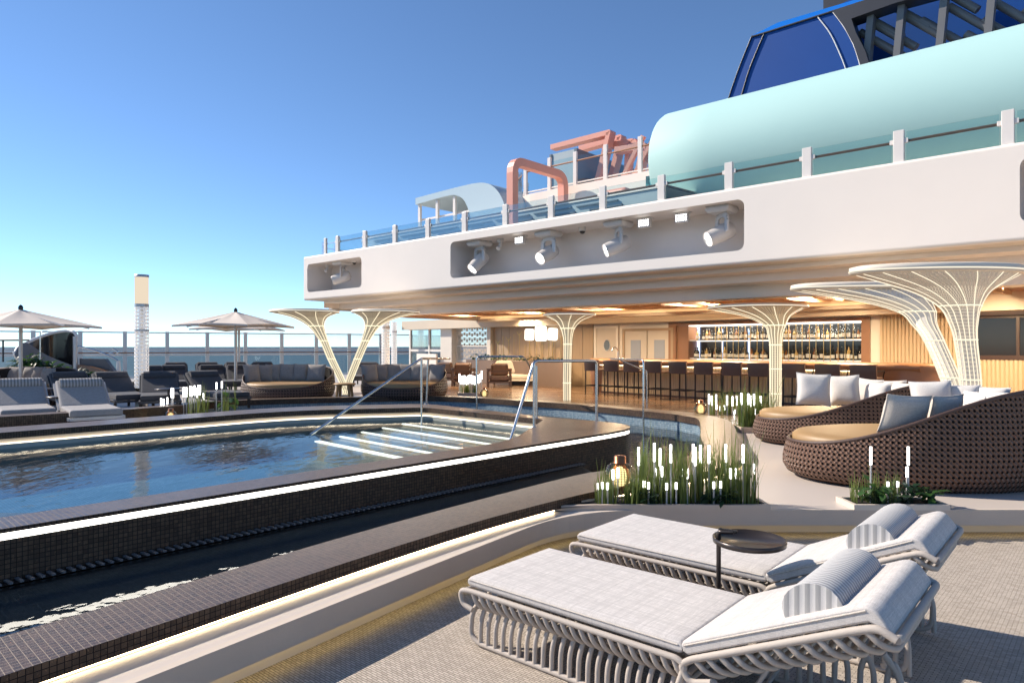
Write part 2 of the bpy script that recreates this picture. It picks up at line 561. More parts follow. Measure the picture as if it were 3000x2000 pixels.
m_copper = plain('copper', (0.42, 0.17, 0.08), 0.28, 1.0, var=0.12, scale=20)
m_rail = wood('teak_rail', (0.30, 0.13, 0.065), (0.42, 0.20, 0.10), (2, 30, 30), 0.4)
m_stone = plain('stone_beige', (0.62, 0.53, 0.44), 0.5, var=0.09, scale=3.0, bmp=0.12, bscale=45)
m_stone_g = plain('stone_grey', (0.53, 0.43, 0.345), 0.55, var=0.09, scale=3.0, bmp=0.15, bscale=45)
m_terr = plain('terrace_resin', (0.58, 0.51, 0.45), 0.36, var=0.06, scale=1.1, bmp=0.06, bscale=25)
m_deck = plain('deck_stone', (0.42, 0.385, 0.35), 0.6, var=0.12, scale=2.0, bmp=0.12, bscale=30)
m_floor = weave('woven_floor', (0.46, 0.395, 0.325), (0.62, 0.54, 0.455), (0.16, 0.135, 0.11), 0.048, 0.016, -LANG + 0.02, bs=0.9)
m_tile = mosaic('mosaic_dark', (0.046, 0.027, 0.017), (0.10, 0.06, 0.037), (0.009, 0.006, 0.005), 0.03, rough=0.3, spec=0.3, fleck=(0.19, 0.11, 0.06))
m_tile_top = mosaic('mosaic_coping', (0.048, 0.029, 0.018), (0.095, 0.058, 0.036), (0.26, 0.21, 0.17), 0.034, rough=0.25, fleck=(0.17, 0.10, 0.06), mort=0.05, spec=0.3)  # pale grout: light glinting off the joints is put into its colour
m_tile_b = mosaic('mosaic_blue', (0.16, 0.25, 0.32), (0.30, 0.38, 0.42), (0.06, 0.08, 0.10), 0.04, rough=0.2)
m_tile_p = mosaic('mosaic_pool_floor', (0.15, 0.42, 0.56), (0.28, 0.58, 0.72), (0.12, 0.30, 0.42), 0.035, rough=0.3)
m_tile_w = plain('pool_wall_pale', (0.36, 0.37, 0.33), 0.4, var=0.08, scale=2)
m_chan = mosaic('mosaic_channel', (0.055, 0.06, 0.06), (0.09, 0.095, 0.095), (0.15, 0.15, 0.145), 0.032, rough=0.25)
m_wfloor = wood('bar_floor', (0.085, 0.045, 0.024), (0.17, 0.095, 0.05), (0.7, 9, 9), 0.26, rz=0.72, plank=(1.6, 0.13), obj=False, coat=0.25)
m_ceilw = wood('ceiling_wood', (0.26, 0.10, 0.04), (0.38, 0.16, 0.07), (1, 14, 14), 0.35)
m_fin = wood('fin_wood', (0.55, 0.33, 0.18), (0.68, 0.44, 0.26), (1, 14, 14), 0.4)
m_ceil = plain('ceiling_cream', (0.62, 0.52, 0.40), 0.5, var=0.05, scale=2)
m_panel = wood('panel_wood', (0.30, 0.205, 0.125), (0.40, 0.29, 0.18), (14, 14, 0.8), 0.45)
m_rib = wood('ribbed_wood', (0.44, 0.33, 0.205), (0.58, 0.45, 0.29), (8, 8, 0.7), 0.5)
m_dwood = wood('dark_wood', (0.035, 0.018, 0.012), (0.065, 0.035, 0.024), (12, 12, 1), 0.4)
m_bark = plain('bar_leather', (0.25, 0.125, 0.062), 0.36, var=0.10, scale=3, bmp=0.05, bscale=60)
m_gold = plain('brass', (0.60, 0.40, 0.16), 0.3, 1.0, var=0.08, scale=10)
m_brown = plain('stool_leather', (0.075, 0.040, 0.028), 0.42, var=0.15, scale=10, bmp=0.05, bscale=120)
m_black = plain('black_metal', (0.018, 0.016, 0.016), 0.38, 0.4, var=0.12, scale=15)
m_tray = plain('tray_bronze', (0.055, 0.045, 0.042), 0.3, 0.5, var=0.1, scale=12)
m_door = plain('door_paint', (0.52, 0.45, 0.37), 0.45, var=0.04, scale=2)
m_doorg = plain('door_glass', (0.30, 0.31, 0.34), 0.12, var=0.05, scale=2)
m_dgl = plain('dark_glass', (0.02, 0.018, 0.018), 0.08, var=0.1, scale=2)
m_rope = plain('rope_wrapped_frame', (0.44, 0.385, 0.335), 0.7, var=0.08, scale=40, bmp=0.3, bscale=160)
m_cush = linen('linen_plaid', (0.61, 0.57, 0.535), 300, plaid=0.8)
m_bolster = striped('bolster_stripe', (0.62, 0.61, 0.60), (0.34, 0.34, 0.345), 0, 0.024)
m_bolster_y = striped('bolster_rows', (0.60, 0.59, 0.58), (0.36, 0.36, 0.36), 1, 0.024)
m_pgrey = linen('pillow_grey', (0.30, 0.275, 0.26), 300, amt=0.4)
m_pwhite = linen('pillow_pale', (0.70, 0.66, 0.61), 320, amt=0.18)
m_pshade_pip = linen('pillow_shaded_piping', (0.60, 0.54, 0.47), 320, amt=0.28)  # darker pale linen: shade put into the front pillows' colour, also piping
m_navy = linen('cushion_navy', (0.062, 0.063, 0.072), 220, amt=0.3)
m_lgrey = linen('cushion_grey', (0.34, 0.32, 0.31), 260, amt=0.3)
m_head_str = striped('headrest_stripe', (0.40, 0.39, 0.385), (0.17, 0.165, 0.165), 1, 0.05)
m_ochre = plain('ochre_leather', (0.33, 0.20, 0.085), 0.5, var=0.08, scale=5, bmp=0.06, bscale=90)
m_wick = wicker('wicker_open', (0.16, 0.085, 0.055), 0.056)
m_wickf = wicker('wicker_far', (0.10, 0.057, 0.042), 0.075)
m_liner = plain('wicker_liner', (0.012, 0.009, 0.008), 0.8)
m_umb = plain('umbrella_cloth', (0.62, 0.545, 0.475), 0.8, var=0.04, scale=3, bmp=0.1, bscale=200)
m_beige = plain('sofa_cream', (0.52, 0.45, 0.38), 0.85, var=0.08, scale=12)
m_soil = plain('soil', (0.018, 0.013, 0.010), 0.9, var=0.5, scale=30, bmp=0.8, bscale=40)
def leafmat(name, c1, c2):
    m, N, L, b = newmat(name)
    f = noise(N, L, objco(N), 9, 3)
    L.new(mixc(N, L, f, c1, c2), b.inputs['Base Color'])
    b.inputs['Roughness'].default_value = 0.42
    tr = N.new('ShaderNodeBsdfTranslucent'); tr.inputs[0].default_value = (*c2, 1)
    mx = N.new('ShaderNodeMixShader'); mx.inputs[0].default_value = 0.35
    L.new(b.outputs[0], mx.inputs[1]); L.new(tr.outputs[0], mx.inputs[2]); L.new(mx.outputs[0], N['Material Output'].inputs[0])
    return m
m_grass = leafmat('grass_blade', (0.06, 0.11, 0.018), (0.19, 0.23, 0.06))
m_leaf = leafmat('leaf_green', (0.02, 0.06, 0.012), (0.06, 0.14, 0.03))
m_leaf_d = leafmat('leaf_dark', (0.010, 0.03, 0.012), (0.03, 0.075, 0.03))
e_white = emit('led_white', (1.0, 0.95, 0.84), 4.5)
e_stick = emit('led_stick', (1.0, 0.98, 0.95), 4.0)
e_cove = emit('led_cove_warm', (1.0, 0.80, 0.52), 6.0)
e_yel = emit('led_cove_yellow', (1.0, 0.76, 0.25), 2.6)
e_pool = emit('led_pool', (1.0, 0.86, 0.62), 2.6)
e_curb = emit('led_curb', (1.0, 0.76, 0.46), 10.0)
e_ceil = emit('led_ceiling', (1.0, 0.72, 0.42), 6.0)
e_step = emit('led_step', (1.0, 0.92, 0.78), 1.7)
e_col = emit('led_column', (1.0, 0.88, 0.62), 0.95)
e_core = emit('column_core_glow', (1.0, 0.82, 0.52), 0.75)
e_core_n = emit('column_core_glow_near', (1.0, 0.86, 0.64), 0.65)
e_shade = emit('lantern_shade_glow', (1.0, 0.93, 0.82), 1.7)
e_lens = emit('lens_glow', (1.0, 0.99, 0.97), 4.0)
e_lampcol = emit('lamp_column_glow', (1.0, 0.84, 0.64), 0.62)
e_amber = emit('lantern_glow', (1.0, 0.89, 0.52), 1.5)
e_shelf = emit('shelf_glow', (1.0, 0.93, 0.85), 3.0)
e_bluel = emit('shelf_glow_blue', (0.55, 0.68, 1.0), 1.6)
g_rail = glassy('rail_glass', (0.86, 0.94, 0.94), 0.06)
g_scr = glassy('windscreen_glass', (0.93, 0.965, 0.97), 0.07)
g_amber = glassy('amber_glass', (0.98, 0.90, 0.68), 0.12)
g_box = glassy('cabin_glass', (0.62, 0.70, 0.74), 0.12)
def watermat(name, tint, rip, scale, refl=1.0, stretch=(1, 1, 1), rz=0.0):
    m, N, L, b = newmat(name)
    N.remove(b)
    v = poso(N)
    vm = mapping(N, L, v, stretch, rz)
    n1 = noise(N, L, vm, scale, 3, 0.5)
    n2 = noise(N, L, vm, scale * 4.5, 2, 0.5)
    h = mth(N, L, 'ADD', n1, mth(N, L, 'MULTIPLY', n2, 0.18))
    bp = N.new('ShaderNodeBump'); bp.inputs['Strength'].default_value = rip; bp.inputs['Distance'].default_value = 0.05
    L.new(h, bp.inputs['Height'])
    t = N.new('ShaderNodeBsdfTransparent'); t.inputs[0].default_value = (*tint, 1)
    g = N.new('ShaderNodeBsdfGlossy'); g.inputs['Roughness'].default_value = 0.02
    L.new(bp.outputs[0], g.inputs['Normal'])
    fr = N.new('ShaderNodeFresnel'); fr.inputs['IOR'].default_value = 1.33
    L.new(bp.outputs[0], fr.inputs['Normal'])
    k = mth(N, L, 'MINIMUM', mth(N, L, 'MULTIPLY', fr.outputs[0], refl), 0.95)
    mx = N.new('ShaderNodeMixShader')
    L.new(k, mx.inputs[0]); L.new(t.outputs[0], mx.inputs[1]); L.new(g.outputs[0], mx.inputs[2])
    L.new(mx.outputs[0], N['Material Output'].inputs[0])
    return m
w_pool = watermat('pool_water', (0.74, 0.91, 0.95), 0.17, 3.4, 0.8, (1.0, 0.45, 1), -0.82)
w_chan = watermat('channel_water', (0.75, 0.86, 0.90), 0.17, 2.2, 1.1)
def seamat():
    m, N, L, b = newmat('sea_water')
    v = poso(N)
    n1 = noise(N, L, mapping(N, L, v, (0.25, 1, 1)), 0.05, 5, 0.6)
    L.new(mixc(N, L, n1, (0.040, 0.070, 0.088), (0.065, 0.10, 0.12)), b.inputs['Base Color'])
    b.inputs['Roughness'].default_value = 0.55
    b.inputs['Specular IOR Level'].default_value = 0.3
    bump(N, L, b, n1, 0.6, 1.0)
    return m
m_sea = seamat()
# ------------------------------------------------------------------ sea and decks
ZP, ZD, ZC, ZW, ZCH = 0.25, 0.33, 0.64, 0.42, 0.10
mb = MB()
n = 48
mb.v.append((0, 0, -24)); mb.m = []; mb.s = []
for j in range(n):
    mb.v.append((70000 * math.cos(2 * PI * j / n), 70000 * math.sin(2 * PI * j / n), -24))
for j in range(n):
    mb.f.append((0, 1 + j, 1 + (j + 1) % n)); mb.m.append(0); mb.s.append(False)
struct(mb.build('sea', m_sea))
struct(MB().box(-7, 16, -4, 7.2, -0.3, 0).build('floor', m_floor))

# near terrace with its curb
lip = fillet([(-3.34, 0.65), (-0.479, 4.79), (0.56, 6.27), (16, 6.27)], [0, 0.0, 0.75, 0], closed=False, n=8)
riser = fillet([(-3.28, 0.89), (-1.457, 3.553), (-0.496, 4.957), (0.52, 6.45), (16, 6.45)], [0, 0, 0, 0.7, 0], closed=False, n=8)
cop_o = [(-3.75, 0.68), (-2.158, 2.878), (-0.514, 5.137), (0.73, 6.50), (1.62, 7.15), (2.5, 7.95), (3.05, 8.88), (3.42, 10.3), (3.92, 12.3), (3.75, 13.4), (3.45, 14.05)]
cop_i = [(-4.15, 0.98), (-2.453, 3.27), (-0.979, 5.336), (0.66, 7.35), (1.25, 7.75), (2.05, 8.45), (2.60, 9.3), (2.90, 10.5), (3.42, 12.5), (3.32, 13.1), (3.02, 13.70)]
cop_z = [0.36, 0.36, 0.36, 0.36, 0.36, 0.36, 0.36, 0.37, 0.41, 0.42, 0.42]
bank_i = [(1.26, 15.93), (0, 16.94), (-0.89, 17.7), (-2.29, 18.3), (-3.47, 18.1), (-5.21, 17.6), (-6.6, 17.0), (-7.12, 16.0), (-6.85, 13.9), (-6.78, 11.75), (-8.0, 10.55), (-11.0, 7.4)]
bank_z = [0.42] * 7 + [0.45, 0.55, 0.66, 0.66, 0.66]
full_i = cop_i + bank_i
full_z = cop_z + bank_z
bank_o = offset(full_i, -0.38)[len(cop_i):]
full_o = cop_o + bank_o
ci = catmull([(p[0], p[1], z) for p, z in zip(full_i, full_z)], 5)
co = catmull([(p[0], p[1], z) for p, z in zip(full_o, full_z)], 5)
terr_in = [(p.x, p.y) for p in co if p.y < 12.25 and p.x > -3.6][:46]
terr_in = offset([(p.x, p.y) for p in co[:42]], 0.04)
poly = lip + [(16, 12.2)] + terr_in[::-1]
struct(MB().prism(poly, 0.115, ZP).build('terrace', m_terr))
cb = MB()
cb.ribbon(riser, -0.01, 0.116)
struct(cb.build('terrace_riser', m_stone))
# stone curb that trims the terrace edge
lip_in = offset(lip, 0.045)
cu = MB()
out = offset(lip, -0.006)
cu.ribbon(out, 0.110, ZP + 0.004)
cu.strip([(p[0], p[1], ZP + 0.004) for p in out], [(p[0], p[1], ZP + 0.004) for p in lip_in], mi=1)
struct(cu.build('terrace_curb', [m_stone_g, m_stone]))
le = MB()
a_ = offset(lip, 0.012); b_ = offset(lip, 0.040)
le.strip([(p[0], p[1], 0.108) for p in a_], [(p[0], p[1], 0.108) for p in b_], flip=True)
struct(le.build('terrace_cove_light', e_yel))

# far deck, bar floor
rail0, railv = Vector((-19.6, 31.0)), Vector((1.54, 0.855))
def railp(i): return rail0 + railv * i
dk = [(p.x, p.y) for p in co if True]
dk = offset(dk, 0.05)
k0 = next(i for i, p in enumerate(dk) if p[1] > 12.2)
deckpoly = dk[k0:] + [(-16, 3.0), (-32, 3), (-36, 22), tuple(railp(-6)), tuple(railp(10)), (-2, 42), (24, 42), (24, 12.2)]
struct(MB().prism(deckpoly, 0.0, ZD).build('deck', m_deck))
wf = [p for p in dk[k0:] if p[0] > -1.6]
wf = wf + [(-1.9, 19.5), (-3.0, 24), (-4.0, 41), (23.9, 41), (23.9, 12.22)]
struct(MB().prism(wf, ZD - 0.05, ZD + 0.004).build('bar_floor', m_wfloor))

# ------------------------------------------------------------------ the channel round the pool
ch = thing('channel_coping', 'low dark mosaic coping that rims the water channel around the pool', 'coping')
mb = MB()
mb.strip(ci, co, sm=False)
mb.build('coping_top', m_tile_top, ch)
mb = MB()
mb.strip([(p.x, p.y, p.z) for p in co], [(p.x, p.y, 0.275 if p.y < 12.2 else 0.30) for p in co], flip=False)
mb.strip([(p.x, p.y, p.z) for p in ci], [(p.x, p.y, 0.29) for p in ci], flip=True)
mb.build('coping_face', m_tile, ch)
mb = MB()
lo = offset([(p.x, p.y) for p in ci], -0.03)
mb.strip([(p[0], p[1], 0.30) for p in lo], [(p[0], p[1], -0.15) for p in lo], flip=True)
mb.build('channel_wall', m_tile_b, ch)
mb = MB()
sl_ = [p for p in co if p.y < 9.0 and p.x > -4.5]
ins = offset([(p.x, p.y) for p in sl_], 0.03)
mb.strip([(p[0], p[1], 0.255) for p in ins], [(p[0], p[1], 0.275) for p in ins], flip=True)
mb.build('light_strip', e_curb, ch)
# bed of the channel
bed = [(p.x, p.y) for p in ci]


# ------------------------------------------------------------------ the pool
p_in = fillet([(-5.03, 2.60), (-0.184, 7.845), (0.05, 8.35), (0.49, 10.42), (-1.60, 12.47), (-3.86, 11.87), (-6.61, 8.81), (-10.6, 4.4)], [0, 0.3, 0.35, 0.12, 0.2, 0.9, 0.5, 0], n=5)
p_out = fillet([(-4.82, 2.33), (1.3, 8.87), (1.60, 9.25), (1.66, 9.6), (1.52, 9.98), (0.5, 10.85), (-1.66, 13.3), (-4.15, 12.62), (-7.03, 9.37), (-11.2, 4.75)], [0, 0.2, 0.25, 0.3, 0.3, 0.3, 0.5, 0.9, 0.4, 0], n=5)
pool = thing('swimming_pool', 'raised swimming pool clad in dark mosaic with a glowing light strip', 'pool')
def ring(outer, inner, z, name, m, par):
    bm = bmesh.new()
    vo = [bm.verts.new((p[0], p[1], z)) for p in outer]; vi = [bm.verts.new((p[0], p[1], z)) for p in inner]
    eo = [bm.edges.new((vo[i], vo[i + 1])) for i in range(len(vo) - 1)]
    ei = [bm.edges.new((vi[i], vi[i + 1])) for i in range(len(vi) - 1)]
    e1 = bm.edges.new((vo[0], vi[0])); e2 = bm.edges.new((vo[-1], vi[-1]))
    bmesh.ops.triangle_fill(bm, edges=eo + ei + [e1, e2], use_beauty=True, normal=(0, 0, 1))
    for f in bm.faces:
        if f.normal.z < 0: f.normal_flip()
    me = bpy.data.meshes.new(name); bm.to_mesh(me); bm.free()
    me.materials.append(m)
    o = bpy.data.objects.new(name, me); C.objects.link(o)
    if par: o.parent = par
    return o
ring(p_out, p_in, ZC, 'coping', m_tile_top, pool)
lp = offset(p_out, 0.012)
mb = MB()
mb.ribbon(p_out, ZC - 0.028, ZC)
mb.strip([(p[0], p[1], ZC - 0.028) for p in p_out], [(p[0], p[1], ZC - 0.028) for p in lp], flip=True)
mb.build('coping_edge', m_tile, pool)
MB().ribbon(lp, ZC - 0.072, ZC - 0.028).build('light_strip', e_white, pool)
MB().ribbon(offset(p_out, 0.006), -0.15, ZC - 0.072).build('outer_wall', m_tile, pool)
mb = MB()
mb.ribbon(p_in, ZC - 0.085, ZC, flip=True)
pi2 = offset(p_in, -0.07)
mb.strip([(p[0], p[1], ZC - 0.085) for p in p_in], [(p[0], p[1], ZC - 0.085) for p in pi2], flip=False)
mb.build('inner_edge', m_tile, pool)
MB().ribbon(pi2, ZC - 0.145, ZC - 0.085, flip=True).build('cove', m_stone, pool)
mb = MB()
pi3 = offset(p_in, -0.035)
mb.strip([(p[0], p[1], ZC - 0.145) for p in pi3], [(p[0], p[1], ZC - 0.145) for p in pi2], flip=True)
mb.ribbon(pi3, ZC - 0.158, ZC - 0.145, flip=True)
mb.build('pool_light', e_pool, pool)
MB().ribbon(offset(p_in, -0.03), -0.2, ZC - 0.158, flip=True).build('inner_wall', m_tile_w, pool)
struct(MB().prism(offset(p_in, -0.05), -0.2, -0.06, bottom=False).build('pool_floor', m_tile_p))
struct(MB().add([(p[0], p[1], ZW) for p in offset(p_in, -0.028)], [tuple(range(len(p_in)))]).build('pool_water', w_pool))
# underwater steps at the pool's end
a0, a1 = Vector((0.40, 10.33)), Vector((-1.62, 12.42))
din = Vector((-0.70, -0.715))
for i in range(5):
    w0, w1 = 0.03 + 0.42 * i, 0.03 + 0.42 * (i + 1)
    zt = ZW - 0.05 - 0.035 * i
    st = MB()
    q0, q1 = a0 + din * w0, a1 + din * w0
    r0, r1 = a0 + din * w1, a1 + din * w1
    ee = (a1 - a0).normalized() * -1
    # near side runs out under the coping
    q0 = q0 + ee * (0.0 + 0.30 * i * 0.3); r0 = r0 + ee * (0.1 + 0.30 * i * 0.3)
    st.prism([(q0.x, q0.y), (q1.x, q1.y), (r1.x, r1.y), (r0.x, r0.y)], -0.1, zt)
    so_ = st.build('step', m_stone, pool)
    l_ = MB().bar((r0.x, r0.y, zt + 0.012), (r1.x, r1.y, zt + 0.012), 0.05 if i < 4 else 0.09, 0.02)
    l_.build('step_light', e_step, so_)
# near stretch of the channel: a shallow shelf with a slatted drain along the pool wall
sh_a = [(-4.79, 2.36), (-3.116, 4.155), (0.35, 7.86)]
sh = MB()
shelf = [(-4.78, 2.38), (-3.10, 4.17), (0.85, 8.38), (1.0, 7.65), (0.62, 7.30), (-1.0, 5.32), (-2.47, 3.25), (-4.2, 0.9)]
sh.prism(shelf, -0.15, 0.285)
struct(sh.build('channel_shelf', m_chan))
wz = MB()
wz.add([(p[0], p[1], 0.312) for p in shelf], [tuple(range(len(shelf)))[::-1]])
struct(wz.build('channel_shelf_water', w_chan))
outer_w = offset([(p.x, p.y) for p in ci], -0.028)
struct(ring(outer_w, offset(p_out, 0.0), ZCH, 'channel_water', w_chan, None))
struct(ring(outer_w, offset(p_out, 0.02), -0.12, 'channel_bed', m_tile_b, None))
dr = thing('drain_grate', 'dark slatted drain grate along the foot of the pool wall', 'drain grate')
base = MB(); sl2 = MB()
e1 = Vector((0.683, 0.7305, 0)); nn = Vector((0.7305, -0.683, 0))
P0 = Vector((-4.81, 2.345, 0))
base.add([tuple(P0 + nn * 0.002 + Vector((0, 0, 0.316))), tuple(P0 + e1 * 8.3 + nn * 0.002 + Vector((0, 0, 0.316))), tuple(P0 + e1 * 8.3 + nn * 0.10 + Vector((0, 0, 0.316))), tuple(P0 + nn * 0.10 + Vector((0, 0, 0.316)))], [(3, 2, 1, 0)])
for i in range(150):
    q = P0 + e1 * (0.03 + i * 0.055)
    sl2.bar(q + nn * 0.006 + Vector((0, 0, 0.324)), q + e1 * 0.012 + nn * 0.098 + Vector((0, 0, 0.324)), 0.02, 0.012)
base.build('tray', m_black, dr)
o = sl2.build('slats', m_grey, dr)

# ------------------------------------------------------------------ canopy deck above the bar (local x runs along the edge to the near end, y goes back)
CO = Vector((7.5, 10.0, 0)); CANG = math.atan2(-0.6664, 0.7456)
XU, XM = Vector((0.7456, -0.6664, 0)), Vector((0.6664, 0.7456, 0))
can = thing('canopy_deck', 'white overhanging ship deck with lamp niches in its long fascia', 'ship deck', CO, CANG)
def cuv(px, py, w):                       # local x, z on the plane y = w of the canopy
    r = (px - 1500.0) / F
    b = CO + XM * w
    s = (b.x - r * b.y) / (0.7456 + r * 0.6664)
    d = b.y + 0.6664 * s
    return -s, EYE + (1015 - py) * d / F, d
def rrect(x0, x1, z0, z1, r, n=5):
    out = []
    for cx, cz, a0_ in ((x1 - r, z1 - r, 0), (x0 + r, z1 - r, 90), (x0 + r, z0 + r, 180), (x1 - r, z0 + r, 270)):
        for j in range(n + 1):
            a = R(a0_ + 90 * j / n)
            out.append((cx + r * math.cos(a), cz + r * math.sin(a)))
    return out
XL, XR = -19.45, 8.0
niches = [rrect(-12.26, -4.217, 3.56, 4.525, 0.14), rrect(-19.24, -16.21, 3.56, 4.49, 0.14), rrect(-0.05, 7.0, 3.56, 4.525, 0.14)]
bm = bmesh.new()
edges = []
for lp_ in [[(XL, 3.36), (XR, 3.36), (XR, 4.70), (XL, 4.70)]] + niches:
    vs = [bm.verts.new((x, 0, z)) for x, z in lp_]
    edges += [bm.edges.new((vs[i], vs[(i + 1) % len(vs)])) for i in range(len(vs))]
bmesh.ops.triangle_fill(bm, edges=edges, use_beauty=True, normal=(0, -1, 0))
for f in bm.faces:
    f.normal_update()
    if f.normal.y > 0: f.normal_flip()
# keep only the faces outside the niches
me = bpy.data.meshes.new('fascia'); bm.to_mesh(me); bm.free()
fm = MB(); fm.add([tuple(v.co) for v in me.vertices], [tuple(p.vertices) for p in me.polygons])
fm.grid([[(x, 0.06 - 0.06 * math.cos(a), 4.70 + 0.06 * math.sin(a)) for a in [R(15 * k) for k in range(7)]] for x in (XL, XR)])
fm.grid([[(x, 0.06 - 0.06 * math.cos(a), 3.36 - 0.06 * math.sin(a)) for a in [R(15 * k) for k in range(7)]] for x in (XL, XR)])
fm.box(XL, XR, 0.06, 0.5, 4.60, 4.76)
fm.add([(XL, 0, 3.36), (XL, 0, 4.7), (XL, 9, 4.7), (XL, 9, 3.36)], [(0, 1, 2, 3)])
fm.add([(XL, 0.06, 3.30), (XL, 0.06, 3.36), (XL, 9, 3.36), (XL, 9, 3.30)], [(0, 1, 2, 3)])
fm.build('fascia', m_paint, can)
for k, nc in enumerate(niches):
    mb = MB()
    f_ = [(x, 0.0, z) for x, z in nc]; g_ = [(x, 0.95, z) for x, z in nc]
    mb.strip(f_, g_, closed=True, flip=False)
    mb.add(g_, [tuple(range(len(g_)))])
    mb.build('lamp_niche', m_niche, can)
prof = [(0.06, 3.30), (0.55, 3.30), (0.55, 3.22), (1.15, 3.22), (1.15, 3.06), (1.9, 3.06), (1.9, 2.80), (2.5, 2.80), (2.5, 2.98)]
mb = MB()
for i in range(len(prof) - 1):
    xl = XL + (0 if i < 1 else 0.35 if i < 4 else 0.9)
    (w0, z0), (w1, z1) = prof[i], prof[i + 1]
    mb.add([(xl, w0, z0), (XR, w0, z0), (XR, w1, z1), (xl, w1, z1)], [(0, 1, 2, 3)], 1 if i == 0 else 0)
mb.add([(XL + 0.35, 0.55, 3.30), (XL + 0.35, 0.55, 3.06), (XL + 0.35, 9, 3.06), (XL + 0.35, 9, 3.30)], [(0, 1, 2, 3)])
mb.add([(XL + 0.9, 1.9, 3.06), (XL + 0.9, 1.9, 2.8), (XL + 0.9, 9, 2.8), (XL + 0.9, 9, 3.06)], [(0, 1, 2, 3)])
mb.box(XL + 0.35, XL + 0.9, 1.15, 9, 3.055, 3.06)
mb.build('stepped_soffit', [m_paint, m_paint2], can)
mb = MB().box(XL, XR + 4, 1.0, 17, 4.1, 4.3)
mb.box(XL + 0.02, XL + 0.2, 0.95, 17, 3.0, 4.1)
mb.build('upper_floor', m_paint2, can)
MB().box(XL + 0.9, XR + 6, 2.5, 17.5, 2.98, 3.05).build('ceiling', m_ceil, can)
mb = MB()
mb.box(XL + 0.9, XR, 2.52, 2.62, 2.82, 2.975)
mb.box(XL + 2.2, XR, 6.20, 6.55, 2.70, 2.975)
mb.box(XL + 2.2, XR, 6.05, 6.10, 2.70, 2.80); mb.box(XL + 2.2, XR, 6.10, 6.20, 2.70, 2.73)
mb.box(XL + 3.5, XR + 4, 8.6, 9.3, 2.62, 2.975)
mb.build('ceiling_cove', m_ceil, can, bevel=0.02)
mb = MB()
mb.box(XL + 1.0, XR, 2.64, 6.0, 2.962, 2.975)
mb.build('ceiling_lining', m_ceilw, can)
finp = [(2.70, 2.95), (2.70, 2.86), (2.78, 2.80), (2.95, 2.785), (5.2, 2.84), (5.9, 2.88), (5.95, 2.95)]
k = 0
x = XL + 1.3
while x < XR:
    mb = MB()
    n_ = len(finp)
    vs = [(x, w, z) for w, z in finp] + [(x + 0.07, w, z) for w, z in finp]
    mb.add(vs, [(i, (i + 1) % n_, n_ + (i + 1) % n_, n_ + i) for i in range(n_)] + [tuple(range(n_))[::-1], tuple(range(n_, 2 * n_))])
    mb.build('ceiling_fin', m_fin, can)
    x += 0.62
mb = MB()
for x in [XL + 3 + 0.9 * i for i in range(26)]:
    mb.box(x, x + 0.06, 6.56, 8.58, 2.80, 2.975)
mb.build('ceiling_ribs', m_ceil, can)
mb = MB()
mb.box(XL + 2.2, XR, 6.12, 6.17, 2.74, 2.76)
mb.box(XL + 3.6, XR + 4, 6.58, 6.62, 2.93, 2.95)
mb.box(XL + 1.0, XR, 2.63, 2.66, 2.90, 2.92)
mb.build('cove_light', e_ceil, can)
# lamps of the ceiling: warm downlights in the bar
for i in range(7):
    for w, pw in ((4.4, 230), (7.6, 230)):
        l = bpy.data.lights.new('ceiling_lamp', 'AREA'); l.energy = pw; l.color = (1.0, 0.76, 0.48); l.shape = 'DISK'; l.size = 0.6
        o = bpy.data.objects.new('ceiling_lamp', l); C.objects.link(o)
        o.parent = can; o.location = (-16 + 3.0 * i, w, 2.945 if w < 5 else 2.93)

# ------------------------------------------------------------------ wall behind the bar (local x along the wall, y away from the viewer)
WO = Vector((4.82, 22.54, 0)); WANG = math.atan2(-0.741, 0.671)
wall = thing('bar_wall', 'warm panelled rear wall of the bar with doors and bottle niche', 'wall', WO, WANG)
HB = 2.95
mb = MB()
mb.box(-8.3, 0.73, 0, 0.2, ZD, HB)
mb.box(0.73, 6.41, 0, 0.2, 2.44, HB)
mb.box(0.73, 6.41, 0, 0.2, ZD, 1.15)
mb.box(6.41, 16, 0, 0.2, ZD, HB)
mb.build('wall_panel', m_paint2, wall)
MB().box(-14.5, 16, -0.55, 0.0, 2.55, 2.96).build('bulkhead', m_ceil, wall)
# niche
mb = MB()
mb.box(0.45, 0.73, -0.06, 0.0, 1.0, 2.52); mb.box(6.41, 6.62, -0.06, 0.0, 1.0, 2.52); mb.box(0.73, 6.41, -0.06, 0.0, 2.42, 2.52)
mb.box(0.73, 1.15, 0.02, 0.6, 1.1, 2.42)
mb.build('niche_frame', m_bark, wall)
mb = MB(); mb.box(1.15, 6.41, 0.58, 0.62, 1.1, 2.44); mb.box(6.37, 6.41, 0.2, 0.58, 1.1, 2.44)
mb.build('niche_back', m_dgl, wall)
mb = MB(); mb.box(1.15, 6.38, 0.05, 0.57, 2.395, 2.42)
mb.box(1.16, 1.22, 0.50, 0.57, 1.1, 2.39, 1); mb.box(2.0, 2.05, 0.55, 0.57, 1.1, 2.3, 1); mb.box(2.9, 2.95, 0.55, 0.57, 1.1, 2.3, 1)
mb.build('niche_light', [e_shelf, e_bluel], wall)
for z in (1.36, 1.93):
    MB().box(1.16, 6.38, 0.08, 0.5, z, z + 0.025).build('shelf', m_white, wall)
    MB().box(1.17, 6.37, 0.47, 0.50, z - 0.012, z).build('shelf_light', e_shelf, wall)
mb = MB()
for i in range(22):
    x = 2.1 + i * 0.193
    mb.box(x, x + 0.014, 0.03 + 0.03 * (i % 2), 0.044 + 0.03 * (i % 2), 1.1, 2.40)
mb.build('brass_rods', m_gold, wall)
